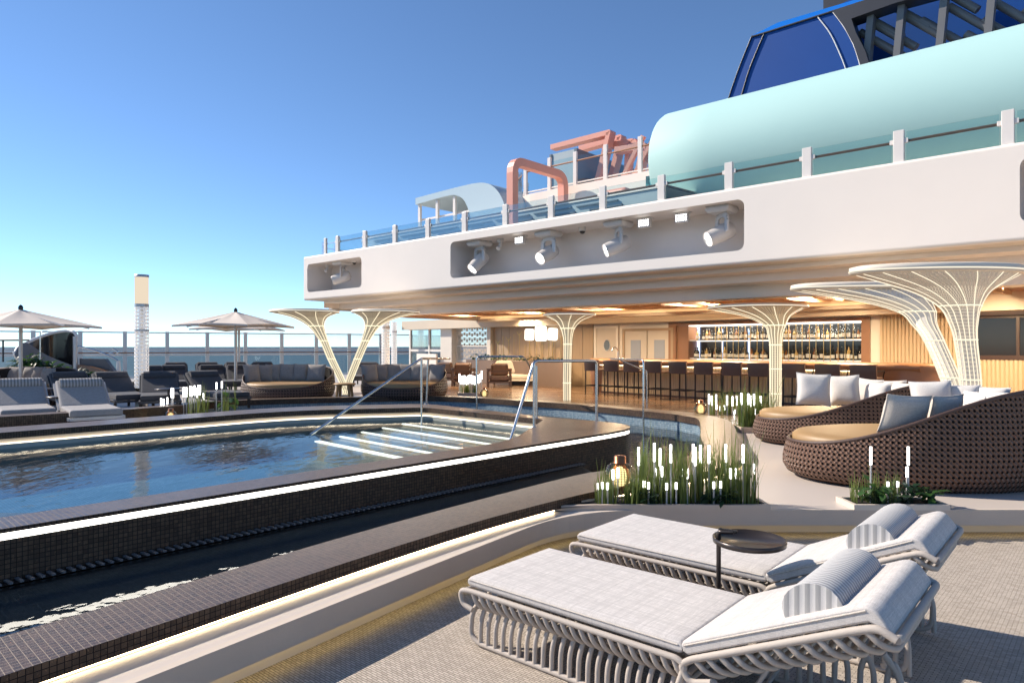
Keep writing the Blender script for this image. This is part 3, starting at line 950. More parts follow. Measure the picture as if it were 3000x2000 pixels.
l = bpy.data.lights.new('niche_lamp', 'AREA'); l.energy = 50; l.color = (1, 0.9, 0.78); l.shape = 'RECTANGLE'; l.size = 5; l.size_y = 0.2
o = bpy.data.objects.new('niche_lamp', l); C.objects.link(o); o.parent = wall; o.location = (3.8, 0.25, 2.38)
# ribbed wood with the dark window
def ribs(x0, x1, z0, z1, y, step, mat, par, name='ribbed_cladding'):
    pts = []
    x = x0
    ys = []
    while x < x1:
        for k in range(6):
            a = PI * k / 5
            ys.append((x + step * (0.5 - 0.5 * math.cos(a)), y - 0.55 * step * math.sin(a)))
        x += step
    mb = MB()
    mb.grid([[(p[0], p[1], z0), (p[0], p[1], z1)] for p in ys], sm=True)
    return mb.build(name, mat, par)
ribs(6.85, 8.9, ZD, 2.55, -0.02, 0.085, m_rib, wall)
ribs(8.9, 14, ZD, 1.45, -0.02, 0.085, m_rib, wall)
mb = MB(); mb.box(8.92, 15, -0.04, 0.0, 1.55, 2.42)
mb.build('dark_window', m_dgl, wall)
mb = MB(); mb.box(8.9, 15, -0.07, -0.03, 1.45, 1.55); mb.box(8.9, 15, -0.07, -0.03, 2.40, 2.46); mb.box(9.72, 9.78, -0.07, -0.03, 1.55, 2.40)
mb.build('window_frame', m_dwood, wall)
# double doors
for x0, x1 in ((-1.34, -0.42), (-0.36, 0.54)):
    d = MB().box(x0, x1, -0.05, 0.0, ZD, 2.28).build('door', m_door, wall, bevel=0.008)
    cxx = (x0 + x1) / 2
    MB().box(cxx - 0.20, cxx + 0.22, -0.062, -0.05, 0.9, 1.97).build('door_pane', m_doorg, d)
    MB().tube([(cxx - 0.1, -0.075, 1.30), (cxx + 0.02, -0.075, 1.30)], 0.012, 6).build('handle', m_steel, d)
mb = MB(); mb.box(-1.44, -1.34, -0.07, 0.0, ZD, 2.36); mb.box(0.54, 0.64, -0.07, 0, ZD, 2.36); mb.box(-1.34, 0.54, -0.07, 0, 2.28, 2.36)
mb.build('door_frame', m_panel, wall)
# single door with an oval porthole
d = MB().box(-2.62, -1.72, -0.05, 0.0, ZD, 2.40).build('porthole_door', m_door, wall, bevel=0.008)
mb = MB(); ov = [(-2.13 + 0.15 * math.cos(a), 1.80 + 0.20 * math.sin(a)) for a in [2 * PI * j / 24 for j in range(24)]]
mb.wall_prism(ov, -0.058, -0.05); mb.build('porthole', m_bgd, d)
mb = MB(); mb.tube([(x, -0.06, z) for x, z in ov], 0.018, 6, True); mb.build('porthole_ring', m_steel_w, d)
mb = MB(); mb.box(-2.72, -2.62, -0.07, 0, ZD, 2.5); mb.box(-1.72, -1.62, -0.07, 0, ZD, 2.5); mb.box(-2.62, -1.72, -0.07, 0, 2.40, 2.5)
mb.build('door_trim', m_paint2, wall)
# wood panelling with brass lines
mb = MB()
for i in range(11):
    mb.box(-8.28 + i * 0.5, -8.28 + i * 0.5 + 0.485, -0.05, -0.001, ZD, 2.75)
mb.build('wood_panelling', m_panel, wall)
mb = MB()
rnd = random.Random(3)
xs = [-8.0 + 0.33 * i for i in range(12)]
for i, x in enumerate(xs):
    top = 1.75 + 0.85 * rnd.random()
    mb.box(x, x + 0.016, -0.06, -0.05, 1.1, top)
    if i in (0, 2, 4):
        mb.bar((x, -0.056, top - 0.1), (x + 0.16, -0.056, top + 0.08), 0.012, 0.016)
        mb.bar((x, -0.056, top - 0.1), (x - 0.16, -0.056, top + 0.08), 0.012, 0.016)
mb.build('brass_inlay', m_gold, wall)
MB().box(-11.7, -10.85, -0.3, 0.25, ZD, HB).build('pillar', m_paint2, wall, bevel=0.02)
MB().box(-8.55, -8.3, -0.2, 0.25, ZD, HB).build('pier', m_paint2, wall, bevel=0.02)
# fretwork screen in the opening
scr = thing('fretwork_screen', 'pale fretwork screen of staggered bars in the opening beside the panelled wall', 'screen', WO, WANG)
mb = MB()
mb.box(-10.85, -10.78, -0.04, 0.02, ZD, 2.9); mb.box(-8.62, -8.55, -0.04, 0.02, ZD, 2.9)
for z in (0.40, 1.08, 1.74, 2.55): mb.box(-10.78, -8.62, -0.04, 0.02, z, z + 0.06)
mb.build('screen_frame', m_paint2, scr)
mb = MB()
rnd = random.Random(11)
z = 0.5
row = 0
while z < 2.9:
    x = -10.78 + (0.0 if row % 2 else 0.18)
    while x < -8.7:
        w = 0.36
        x1 = min(x + w, -8.62)
        if row % 4 in (1, 2):
            mb.box(x, x1 - 0.12, -0.02, 0.0, z, z + 0.03)
            for q in range(3): mb.box(x1 - 0.11 + q * 0.04, x1 - 0.09 + q * 0.04, -0.02, 0, z - 0.04, z + 0.07)
        else:
            mb.box(x, x1 - 0.02, -0.02, 0.0, z, z + 0.026)
        x += w
    z += 0.06; row += 1
mb.build('fret_bars', m_stone, scr)
MB().box(-10.78, -8.62, 0.03, 0.05, ZD, 1.0).build('screen_panel', m_paint2, scr)
# window frames at the open end of the wall
wf_ = thing('end_window', 'white framed tall window bay at the far end of the bar wall', 'window', WO, WANG)
mb = MB()
for x in (-14.6, -13.0, -11.76): mb.box(x, x + 0.10, -0.05, 0.05, 0.4, 2.9)
for z in (0.4, 1.52, 2.78): mb.box(-14.5, -11.7, -0.045, 0.045, z, z + 0.10)
mb.build('frame', m_post, wf_)
MB().box(-14.5, -11.76, -0.004, 0.004, 0.5, 2.78).build('pane', g_scr, wf_)
mb = MB(); mb.box(-13.3, -11.76, -0.5, -0.42, ZD, 1.42); mb.build('parapet', m_paint, wf_)
# ------------------------------------------------------------------ glass railing on the canopy edge
def arc_line(x0, x1, w, r=1.1, n=7):      # along the edge, then round the far end and back
    pts = [(x1, w)]
    pts.append((x0 + r, w))
    for j in range(1, n + 1):
        a = R(90 * j / n)
        pts.append((x0 + r - r * math.sin(a), w + r - r * math.cos(a)))
    pts.append((x0, w + 4.0))
    return pts
rl = thing('deck_railing', 'glass railing with white posts and teak rail along the canopy edge', 'railing', CO, CANG)
WR = 0.10
xs = [-(0.2 + 1.452 * k) for k in range(-3, 13)]
def rail_post(mb, x, w, z0, h, wd=0.16, ang=0.0):
    M = Matrix.Rotation(ang, 3, 'Z')
    mb.obox((x, w, z0 + h / 2), wd / 2, 0.035, h / 2, M)
    return mb
for x in xs:
    p = rail_post(MB(), x, WR, 4.72, 0.56).build('post', m_post, rl, bevel=0.008)
    for sx in (-0.10, 0.10):
        MB().obox((x + sx, WR + 0.01, 5.10), 0.035, 0.028, 0.038).build('clamp', m_post, p, bevel=0.006)
for i in range(len(xs) - 1):
    a, b = xs[i], xs[i + 1]
    MB().box(b + 0.11, a - 0.11, WR - 0.006, WR + 0.006, 4.74, 5.245).build('glass_pane', g_rail, rl)
    MB().tube([(b + 0.1, WR + 0.03, 5.10), (a - 0.1, WR + 0.03, 5.10)], 0.024, 8).build('handrail', m_rail, rl)
cv = [(-17.35 - 0.95, WR), (-18.7, WR + 0.12), (-19.1, WR + 0.45), (-19.25, WR + 1.0), (-19.28, WR + 2.2), (-19.28, WR + 3.6)]
for x, w in cv[0:1] + cv[2:]:
    rail_post(MB(), x, w, 4.72, 0.56, 0.12, R(0 if x > -18.5 else 60)).build('post', m_post, rl, bevel=0.008)
c2 = catmull([(xs[-1], WR, 0)] + [(x, w, 0) for x, w in cv], 4)
mb = MB(); mb.ribbon([(p.x, p.y) for p in c2], 4.74, 5.245, sm=True); mb.build('curved_pane', g_rail, rl)
MB().tube([(p.x, p.y + 0.03, 5.10) for p in c2], 0.024, 8).build('handrail', m_rail, rl)

# ------------------------------------------------------------------ blue grey deck house behind that railing
dh = thing('deck_house', 'low blue grey deck house wall with recessed panels behind the railing', 'deck house', CO, CANG)
line = [(-6.5, 1.15), (-17.3, 1.15), (-18.2, 1.4), (-18.75, 2.0), (-18.95, 3.0), (-18.95, 5.0)]
lf = fillet(line, [0, 0.5, 0.5, 0.5, 0.5, 0], closed=False, n=5)
mb = MB(); mb.ribbon(lf, 4.3, 5.30, flip=False)
mb.strip([(p[0], p[1], 5.30) for p in lf], [(p[0] * 0.97, p[1] + 1.6, 5.30) for p in lf])
mb.build('wall', m_bg, dh)
mb = MB(); mb.ribbon(offset(lf, 0.03), 5.30, 5.36); mb.strip([(p[0], p[1], 5.36) for p in offset(lf, 0.03)], [(p[0] * 0.97, p[1] + 1.6, 5.36) for p in lf]); mb.build('coping', m_paint, dh)
for i in range(7):
    x = -17.0 + i * 1.36
    mb = MB()
    t = 0.035
    x0, x1, z0, z1 = x + 0.30, x + 1.22, 4.4, 5.08
    mb.box(x0, x1, 1.11, 1.149, z1 - t, z1); mb.box(x0, x1, 1.11, 1.149, z0, z0 + t); mb.box(x0, x0 + t, 1.11, 1.149, z0, z1); mb.box(x1 - t, x1, 1.11, 1.149, z0, z1)
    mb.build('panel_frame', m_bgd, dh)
    MB().box(x - 0.1, x + 1.1, 1.105, 1.149, 5.17, 5.20).build('panel_trim', m_bgd, dh)

# ------------------------------------------------------------------ upper tier with its railing
ut = thing('upper_tier', 'white upper deck edge stepped back above the deck house', 'ship deck', CO, CANG)
ul = fillet([(-6.6, 3.0), (-12.4, 3.0), (-13.4, 3.8), (-14.0, 5.2), (-14.0, 8)], [0, 0.8, 0.8, 0.8, 0], closed=False, n=5)
mb = MB(); mb.ribbon(ul, 5.85, 6.28)
mb.strip([(p[0], p[1], 6.28) for p in ul], [(min(p[0] + 1.2, -6.6), p[1] + 3.0, 6.28) for p in ul])
mb.strip([(p[0], p[1], 5.85) for p in ul], [(min(p[0] + 1.2, -6.6), p[1] + 3.0, 5.85) for p in ul], flip=True)
mb.ribbon(offset(ul, -0.6), 5.2, 5.85)
mb.build('deck_edge', m_paint, ut)
ur = thing('upper_railing', 'tall glass railing on the white upper deck edge', 'railing', CO, CANG)
ux = [(-7.3, 3.1), (-8.33, 3.1), (-9.41, 3.1), (-10.43, 3.1), (-11.36, 3.1), (-12.28, 3.1), (-13.15, 3.7), (-13.85, 5.0)]
for i, (x, w) in enumerate(ux):
    rail_post(MB(), x, w, 6.27, 0.97, 0.12, 0 if i < 6 else R(50)).build('post', m_post, ur, bevel=0.006)
    if i:
        (a, b) = ux[i - 1], ux[i]
        for nm, z, r_, m_ in (('handrail', 6.98, 0.024, m_rail), ('lower_rail', 6.36, 0.022, m_post)):
            MB().tube([(a[0], a[1], z), (b[0], b[1], z)], r_, 8).build(nm, m_, ur)
        mb = MB(); mb.bar((a[0] - 0.08, a[1], 6.76), (b[0] + 0.08, b[1], 6.76), 0.012, 0.72); mb.build('glass_pane', g_rail, ur)

# ------------------------------------------------------------------ pale blue shelter with a swooping end
sh_ = thing('sun_shelter', 'pale blue deck shelter whose flat roof swoops down at one end', 'shelter', CO, CANG)
outer = catmull([(-16.05, 0, 6.57), (-14.2, 0, 6.62), (-13.1, 0, 6.60), (-12.55, 0, 6.38), (-12.2, 0, 5.95), (-12.05, 0, 5.4), (-12.0, 0, 4.6)], 5)
inner = catmull([(-16.05, 0, 6.36), (-14.5, 0, 6.42), (-14.05, 0, 6.34), (-13.75, 0, 6.12), (-13.5, 0, 5.6), (-13.4, 0, 5.2), (-13.35, 0, 4.6)], 5)
mb = MB()
for w in (2.0, 4.4):
    mb.strip([(p.x, w, p.z) for p in outer], [(p.x, w, p.z) for p in inner], flip=(w > 3))
mb.strip([(p.x, 2.0, p.z) for p in outer], [(p.x, 4.4, p.z) for p in outer], flip=True)
mb.strip([(p.x, 2.0, p.z) for p in inner], [(p.x, 4.4, p.z) for p in inner])
mb.box(-16.06, -16.05, 2.0, 4.4, 6.36, 6.57)
mb.build('roof', plain('paint_pale_blue', (0.42, 0.54, 0.60), 0.42, var=0.04, scale=1), sh_)
for x, w in ((-15.95, 2.1), (-15.1, 2.1), (-14.3, 2.1), (-15.95, 4.3), (-14.9, 4.3)):
    MB().box(x - 0.05, x + 0.05, w - 0.04, w + 0.04, 4.3, 6.37).build('post', m_post, sh_)
MB().box(-16.0, -13.6, 2.16, 2.20, 5.85, 5.90).build('rail', m_post, sh_)
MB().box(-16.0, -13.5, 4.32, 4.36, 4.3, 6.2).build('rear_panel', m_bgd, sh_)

# ------------------------------------------------------------------ coral frames
def frame_path(name, pts, wd, label, grp=None):
    o = MB()
    P = bend(pts, 0.32, 5)
    for i in range(len(P) - 1): pass
    # square tube along the path
    n = len(P)
    T = [(P[min(i + 1, n - 1)] - P[max(i - 1, 0)]).normalized() for i in range(n)]
    ax = Vector((1, 0, 0))
    vs = []
    for p, t in zip(P, T):
        y = t.cross(ax).normalized()
        vs += [p + ax * wd / 2 + y * wd / 2, p - ax * wd / 2 + y * wd / 2, p - ax * wd / 2 - y * wd / 2, p + ax * wd / 2 - y * wd / 2]
    fs = []
    for i in range(n - 1):
        for j in range(4):
            j2 = (j + 1) % 4
            fs.append((i * 4 + j, i * 4 + j2, (i + 1) * 4 + j2, (i + 1) * 4 + j))
    fs += [(3, 2, 1, 0), tuple(n * 4 - 4 + k for k in range(4))]
    o.add(vs, fs)
    ob = o.build(name, m_pink)
    ob.location = CO; ob.rotation_euler = (0, 0, CANG)
    return tag(ob, label, 'frame', grp)
frame_path('portal_frame', [(-10.6, 0.62, 4.56), (-10.6, 0.62, 6.52), (-10.6, 2.75, 6.52), (-10.6, 2.75, 4.56)], 0.21, 'coral square portal frame standing alone astride the canopy railing')
def flat_frame(pxs, w, wd, label, th=0.30):
    # broad flat frame standing along the deck: its bent band has the width wd, pushed back by th
    P = [cuv(x, y, w)[:2] for x, y in pxs]
    P = [(p.x, p.y) for p in bend([(x, z, 0) for x, z in P], 0.10, 3)]
    Q = offset(P, -wd)
    mb = MB()
    n = len(P)
    f0 = [(x, w, z) for x, z in P]; g0 = [(x, w, z) for x, z in Q]
    f1 = [(x, w + th, z) for x, z in P]; g1 = [(x, w + th, z) for x, z in Q]
    mb.strip(f0, g0); mb.strip(f1, g1, flip=True); mb.strip(f0, f1, flip=True); mb.strip(g0, g1)
    mb.add([f0[0], f1[0], g1[0], g0[0]], [(0, 1, 2, 3)]); mb.add([f0[-1], g0[-1], g1[-1], f1[-1]], [(0, 1, 2, 3)])
    ob = mb.build('leaning_frame', m_pink)
    ob.location = CO; ob.rotation_euler = (0, 0, CANG)
    return tag(ob, label, 'frame', 'coral frames leaning on the upper tier')
flat_frame([(1612, 424), (1790, 378), (1768, 470), (1745, 560)], 4.6, 0.15, 'longest leaning coral frame, running above the glass cabin')
flat_frame([(1695, 428), (1822, 392), (1806, 470), (1782, 560)], 5.4, 0.16, 'second leaning coral frame, just behind the longest one')
flat_frame([(1765, 422), (1858, 404), (1842, 450), (1838, 520)], 5.0, 0.14, 'third leaning coral frame, low behind the upper railing posts')
flat_frame([(1800, 430), (1893, 416), (1880, 480), (1868, 540)], 4.6, 0.18, 'last leaning coral frame, next to the mint tube')
star = MB()
for a, b in (((-8.9, 3.7, 6.4), (-8.2, 3.7, 7.4)), ((-8.2, 3.75, 6.4), (-8.9, 3.75, 7.4)), ((-8.5, 3.8, 6.35), (-8.25, 3.8, 7.3)), ((-9.3, 3.72, 6.35), (-8.6, 3.72, 7.45))):
    star.bar(a, b, 0.11, 0.12, up=(0, 1, 0))
ob = star.build('crossed_bars', m_pink); ob.location = CO; ob.rotation_euler = (0, 0, CANG)
tag(ob, 'crossed coral bars between the leaning frames above the upper railing', 'sculpture')
# glass cabin
gc = thing('glass_cabin', 'blue grey cabin with a dark side standing behind the upper railing', 'cabin', CO, CANG)
xa, za, _ = cuv(1613, 430, 4.2); xb, zb, _ = cuv(1676, 412, 4.2)
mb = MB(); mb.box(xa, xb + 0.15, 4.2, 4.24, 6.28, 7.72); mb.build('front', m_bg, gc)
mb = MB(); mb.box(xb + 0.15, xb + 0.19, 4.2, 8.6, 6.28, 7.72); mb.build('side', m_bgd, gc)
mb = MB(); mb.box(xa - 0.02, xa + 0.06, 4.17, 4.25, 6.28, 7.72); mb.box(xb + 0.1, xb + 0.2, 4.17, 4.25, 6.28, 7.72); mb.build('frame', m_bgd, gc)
hm = MB().obox((-8.05, 1.9, 5.30 + 0.1), 0.36, 0.5, 0.16).build('vent_hood', m_pink, bevel=0.12, seg=3)
hm.location = CO; hm.rotation_euler = (0, 0, CANG)
tag(hm, 'small rounded coral hood poking above the deck house coping', 'hood')

# ------------------------------------------------------------------ mint tube
tb = thing('mint_tube', 'huge pale mint rounded tube running along the top deck', 'tube', CO, CANG)
TR, TC = 1.42, (3.42, 6.26)
pts = []
for x in (-7.46, -7.40, -6.0, -4, -2, 0, 3, 8):
    row = []
    rr = TR if x > -7.43 else TR - 0.03
    for j in range(48):
        a = 2 * PI * j / 48
        row.append((x, TC[0] + rr * math.cos(a), TC[1] + rr * math.sin(a)))
    row.append(row[0])
    pts.append(row)
mb = MB(); mb.grid(pts)
mb.build('shell', m_mint, tb)
mb = MB(); mb.add([p for p in pts[0][:-1]], [tuple(range(48))]); mb.build('end_plate', m_bg, tb)
sd = MB().obox((-7.35, 2.35, 5.35), 0.25, 0.2, 0.55).build('saddle', glassy('mint_glass', (0.55, 0.85, 0.88), 0.1), tb)

# ------------------------------------------------------------------ funnel
fu = thing('ship_funnel', 'dark blue ship funnel with charcoal lattice rising behind the mint tube', 'funnel', CO, CANG)
FW = 7.0
def fpt(px, py, w=FW):
    x, z, d = cuv(px, py, w)
    return (x, z)
def slab(name, pxs, w0, w1, m, par):
    mb = MB(); mb.wall_prism([fpt(x, y, w0) for x, y in pxs], w0, w1); return mb.build(name, m, par)
A = [(2105, 400), (2133, 293), (2170, 190), (2202, 108), (2240, 97), (2439, 34), (2470, 75), (2500, 130), (2520, 190), (2545, 300), (2400, 420)]
slab('side_panel', A, FW, FW + 3.0, m_blue, fu)
# top band in the sunlit blue, leaning back from the panel's upper edge
e0 = [(2202, 108), (2240, 97), (2439, 34), (2560, -5), (2700, -50)]
e1_ = [(2204, 104), (2278, 67), (2505, 0), (2640, -42), (2760, -80)]
l0 = [(fpt(x, y)[0], FW - 0.01, fpt(x, y)[1]) for x, y in e0]
l1 = [(fpt(x, y, FW + 0.5)[0], FW + 0.5, fpt(x, y, FW + 0.5)[1]) for x, y in e1_]
mb = MB(); mb.strip(l0, l1); mb.build('top_band', m_blue_lit, fu)
def line3(pxs, r, m, name, w=FW - 0.02):
    P = catmull([(fpt(x, y, w)[0], w, fpt(x, y, w)[1]) for x, y in pxs], 6)
    return MB().tube(P, r, 6).build(name, m, fu)
line3([(2150, 330), (2172, 280), (2197, 200), (2238, 101)], 0.025, m_dark, 'panel_seam')
line3([(2202, 108), (2240, 97), (2439, 34), (2520, 8)], 0.03, m_dark, 'panel_seam')
line3([(2202, 108), (2165, 200), (2133, 293), (2115, 360)], 0.02, m_dark, 'panel_seam')
line3([(2394, 48), (2430, 95), (2455, 145), (2476, 197), (2490, 250)], 0.018, m_white, 'trim_line')
line3([(2439, 34), (2472, 78), (2500, 130), (2518, 185), (2530, 240)], 0.018, m_white, 'trim_line')
FR = [(2439, 34), (2520, 5), (2640, -40), (2800, -100), (2800, -40), (2620, 10), (2494, 55), (2507, 95), (2535, 150), (2560, 230), (2580, 330), (2545, 300), (2520, 190), (2500, 130), (2472, 78)]
slab('lattice_frame', FR, FW - 0.05, FW + 0.5, m_dark, fu)
slab('inner_wall', [(2450, 400), (2450, 20), (2600, -60), (3600, -420), (3900, -420), (3900, 200)], FW + 1.5, FW + 1.8, m_blue, fu)
for px in (2548, 2635, 2757, 2895, 3060, 3240):
    a = fpt(px + 25, -140, FW + 0.3); b = fpt(px - 20, 320, FW + 0.3)
    MB().bar((a[0], FW + 0.3, a[1]), (b[0], FW + 0.3, b[1]), 0.16, 0.30, up=(0, 1, 0)).build('upright', m_grey, fu)
for px, py in ((2560, 70), (2700, 60), (2830, 100), (3060, 60), (2520, 40), (2600, 10), (2520, 95), (2640, 40), (2780, 20), (2900, 0), (2880, 60), (2740, -40), (3000, 30), (3050, -40)):
    a = fpt(px, py, FW + 0.55); b = fpt(px + 125, py + 70, FW + 0.55)
    MB().tube([(a[0], FW + 0.55, a[1]), (b[0], FW + 0.55, b[1])], 0.10, 8).build('diagonal_brace', m_grey, fu)
slab('rear_stack', [(2412, 60), (2412, -120), (2600, -120), (2600, 20)], FW + 3.2, FW + 5, m_dark, fu)

# ------------------------------------------------------------------ lamps in the niches
def stage_light(px, py, aim, label, sc=1.0):
    x, z, d = cuv(px, py, 0.45)
    t = thing('stage_light', label, 'stage light', CO + XU * x + XM * 0.45 + Vector((0, 0, 4.525)), CANG, 'moving head stage lights hanging in the fascia niches')
    MB().lathe([(0.30, -0.13), (0.36, -0.09), (0.36, -0.02), (0.33, 0.0)], n=4, sm=False).xf(Matrix.Rotation(R(45), 4, 'Z') @ Matrix.Scale(1.0, 4)).build('base', m_lamp_body, t, bevel=0.03)
    yw = 0.20
    yk = MB()
    p_ = bend([(-yw, 0, -0.52), (-yw, 0, -0.16), (yw, 0, -0.16), (yw, 0, -0.52)], 0.12, 4)
    n_ = len(p_)
    for i in range(n_ - 1): yk.bar(p_[i], p_[i + 1], 0.12, 0.05, up=(0, 1, 0))
    yaw = math.atan2(aim[1], aim[0]) + PI / 2
    yk = yk.xf(Matrix.Rotation(yaw, 4, 'Z'))
    y_ = yk.build('yoke', m_lamp_body, t, bevel=0.012)
    hd = MB().lathe([(0.10, -0.26), (0.155, -0.22), (0.175, -0.05), (0.165, 0.12), (0.15, 0.32), (0.155, 0.335), (0.145, 0.335), (0.135, 0.31)], n=24)
    v = Vector(aim).normalized()
    Mh = Matrix.Translation((0, 0, -0.52)) @ v.to_track_quat('Z', 'Y').to_matrix().to_4x4()
    h_ = hd.xf(Mh).build('head', m_lamp_body, t)
    le_ = MB(); le_.lathe([(0.0, 0.318), (0.132, 0.312)], n=20)
    le_.xf(Mh).build('lens', e_lens, h_)
    pt = MB()
    for k in range(6):
        a = 2 * PI * k / 6
        pt.tube([(0.095 * math.cos(a + q), 0.095 * math.sin(a + q), 0.326) for q in (-0.25, 0, 0.25)], 0.008, 5)
    pt.xf(Mh).build('lens_petals', m_dark, h_)
    return t
stage_light(1405, 720, (-0.25, -1, -1.0), 'white moving head lamp at the far end of the long niche')
stage_light(1607, 690, (-0.15, -1, -0.55), 'white moving head lamp between the small floodlight and the dome camera')
stage_light(1812, 660, (-0.75, -0.9, -0.5), 'white moving head lamp turned sideways beyond the dome camera')
stage_light(2115, 610, (-0.75, -0.95, -0.55), 'white moving head lamp at the near end of the long niche')
stage_light(1004, 775, (-0.85, -0.7, -0.35), 'white moving head lamp alone in the small niche at the canopy end')
def flood(px, label):
    x, z, d = cuv(px, 640, 0.4)
    t = thing('floodlight', label, 'floodlight', CO + XU * x + XM * 0.4 + Vector((0, 0, 4.525)), CANG, 'square floodlights under the niche ceiling')
    MB().box(-0.15, 0.15, -0.04, 0.06, -0.22, -0.03).build('housing', m_lamp_body, t, bevel=0.01)
    MB().box(-0.17, 0.17, -0.06, 0.10, -0.03, 0.0).build('bracket', m_lamp_body, t)
    mb = MB()
    for i in range(5):
        for j in range(3): mb.lathe([(0.0, 0.0), (0.02, -0.002)], c=(0, 0, 0), n=8)
    mb = MB()
    for i in range(5):
        for j in range(3):
            cx_, cz_ = -0.104 + i * 0.052, -0.17 + j * 0.05
            ring_ = [(cx_ + 0.019 * math.cos(a), -0.044, cz_ + 0.019 * math.sin(a)) for a in [2 * PI * q / 8 for q in range(8)]]
            mb.add(ring_, [tuple(range(8))])
    mb.build('led_grid', e_lens, t)
flood(1523, 'small square floodlight beside the bracket at the far end of the long niche')
flood(1888, 'small square floodlight just past the sideways lamp')
flood(1998, 'small square floodlight next to the nearest lamp of the long niche')
def dome(px, w, label):
    x, z, d = cuv(px, 670, w)
    t = thing('dome_camera', label, 'camera', CO + XU * x + XM * w + Vector((0, 0, 4.525)), CANG, 'dome cameras under the niche ceiling')
    MB().lathe([(0.075, -0.09), (0.085, -0.08), (0.09, 0.0)], n=16).build('housing', m_lamp_body, t)
    MB().lathe([(0.0, -0.155), (0.035, -0.148), (0.06, -0.12), (0.07, -0.09)], n=16).build('dome', m_dgl, t)
dome(1706, 0.5, 'black dome camera under the middle of the long niche')
dome(1038, 0.5, 'black dome camera in the small end niche')
def speaker(px, label):
    x, z, d = cuv(px, 690, 0.45)
    t = MB(); t.obox((0, 0, -0.05), 0.06, 0.06, 0.05); t.tube([(0, 0, -0.1), (0.0, -0.02, -0.2), (0.0, -0.09, -0.27)], [0.035, 0.045, 0.06], 10)
    o = t.build('horn_speaker', m_lamp_body, bevel=0.008)
    o.location = CO + XU * x + XM * 0.45 + Vector((0, 0, 4.525)); o.rotation_euler = (0, 0, CANG)
    tag(o, label, 'speaker', 'small grey brackets under the niche ceiling')
speaker(1466, 'small grey horn bracket between lamp and floodlight in the long niche')
speaker(960, 'small grey horn bracket at the outer side of the small niche')
# ------------------------------------------------------------------ flared lattice columns
e_liner = emit('flare_glow', (1.0, 0.82, 0.56), 0.40)
e_liner_n = emit('flare_glow_near', (1.0, 0.84, 0.62), 0.30)
def lat2(name, col, glow=0.0):
    m, N, L, b = newmat(name)
    v = uvco(N)
    sp = N.new('ShaderNodeSeparateXYZ'); L.new(v, sp.inputs[0])
    U = mth(N, L, 'MULTIPLY', sp.outputs[0], 2 * PI * 84)
    V = mth(N, L, 'MULTIPLY', sp.outputs[1], 2 * PI * 60)
    wob = mth(N, L, 'MULTIPLY', mth(N, L, 'SINE', mth(N, L, 'MULTIPLY', V, 0.5)), 0.9)
    p = mth(N, L, 'SINE', mth(N, L, 'ADD', U, wob)); q = mth(N, L, 'SINE', V)
    hole = mth(N, L, 'GREATER_THAN', mth(N, L, 'ADD', p, mth(N, L, 'MULTIPLY', q, 0.45)), 0.70)
    L.new(mixc(N, L, noise(N, L, v, 30, 2), tuple(c * 0.92 for c in col), col), b.inputs['Base Color'])
    b.inputs['Roughness'].default_value = 0.45
    cut(N, L, b, hole)
    return m
m_lat_near = lat2('lattice_pale', (0.74, 0.69, 0.62))
m_lat_far = lat2('lattice_cream', (0.72, 0.63, 0.47))
def arm(par, keys, core_m, lat_m, nline=12, line_r=0.011, seg=40, rings=(), prefix='arm', sq=1.0):
    # keys: list of (x, y, z, r) from the foot up
    C_ = catmull([k[:3] for k in keys], 7)
    rr = catmull([(k[3], 0, 0) for k in keys], 7)
    rad = [max(0.02, q.x) for q in rr]
    rmx = rad[-1]
    ry = [r * (1 - (1 - sq) * min(1.0, max(0.0, (r - 0.14) / (rmx - 0.14)) ** 0.6)) for r in rad]
    L_ = [0.0]
    for i in range(1, len(C_)): L_.append(L_[-1] + ((C_[i] - C_[i - 1]).length + abs(rad[i] - rad[i - 1])))
    tot = L_[-1]
    pts = []
    for j in range(seg + 1):
        a = 2 * PI * j / seg
        pts.append([(C_[i].x + rad[i] * math.cos(a), C_[i].y + ry[i] * math.sin(a), C_[i].z) for i in range(len(C_))])
    mb = MB(); mb.grid(pts, uvf=lambda i, j: (i / seg, L_[j] / tot))
    o = mb.build(prefix, lat_m, par)
    cm = MB()
    cut_i = [i for i in range(len(C_)) if rad[i] < rad[-1] * 0.60]
    cm.grid([[(C_[i].x + rad[i] * 0.80 * math.cos(2 * PI * j / 20), C_[i].y + ry[i] * 0.80 * math.sin(2 * PI * j / 20), C_[i].z) for i in cut_i] for j in range(21)])
    cm.build('glow_core', core_m, o)
    fl_i = [i for i in range(len(C_)) if i >= cut_i[-1]]
    fm_ = MB()
    fm_.grid([[(C_[i].x + rad[i] * 0.93 * math.cos(2 * PI * j / 32), C_[i].y + ry[i] * 0.93 * math.sin(2 * PI * j / 32), C_[i].z + 0.012) for i in fl_i] for j in range(33)])
    fm_.build('flare_liner', e_liner if core_m is e_core else e_liner_n, o)
    lm = MB()
    for k in range(nline):
        a = 2 * PI * (k + 0.5) / nline
        lm.tube([(C_[i].x + (rad[i] + 0.006) * math.cos(a), C_[i].y + (ry[i] + 0.006) * math.sin(a), C_[i].z) for i in range(len(C_))], line_r, 5)
    lm.build('light_lines', e_col if core_m is e_core else e_coln, o)
    for z in rings:
        i = min(range(len(C_)), key=lambda q: abs(C_[q].z - z))
        MB().tube([(C_[i].x + (rad[i] + 0.01) * math.cos(2 * PI * j / 28), C_[i].y + (ry[i] + 0.01) * math.sin(2 * PI * j / 28), C_[i].z) for j in range(28)], line_r * 1.5, 6, True).build('light_ring', e_col if core_m is e_core else e_coln, o)
    return o, C_[-1], rad[-1]
e_coln = emit('led_column_near', (1.0, 0.88, 0.66), 0.9)
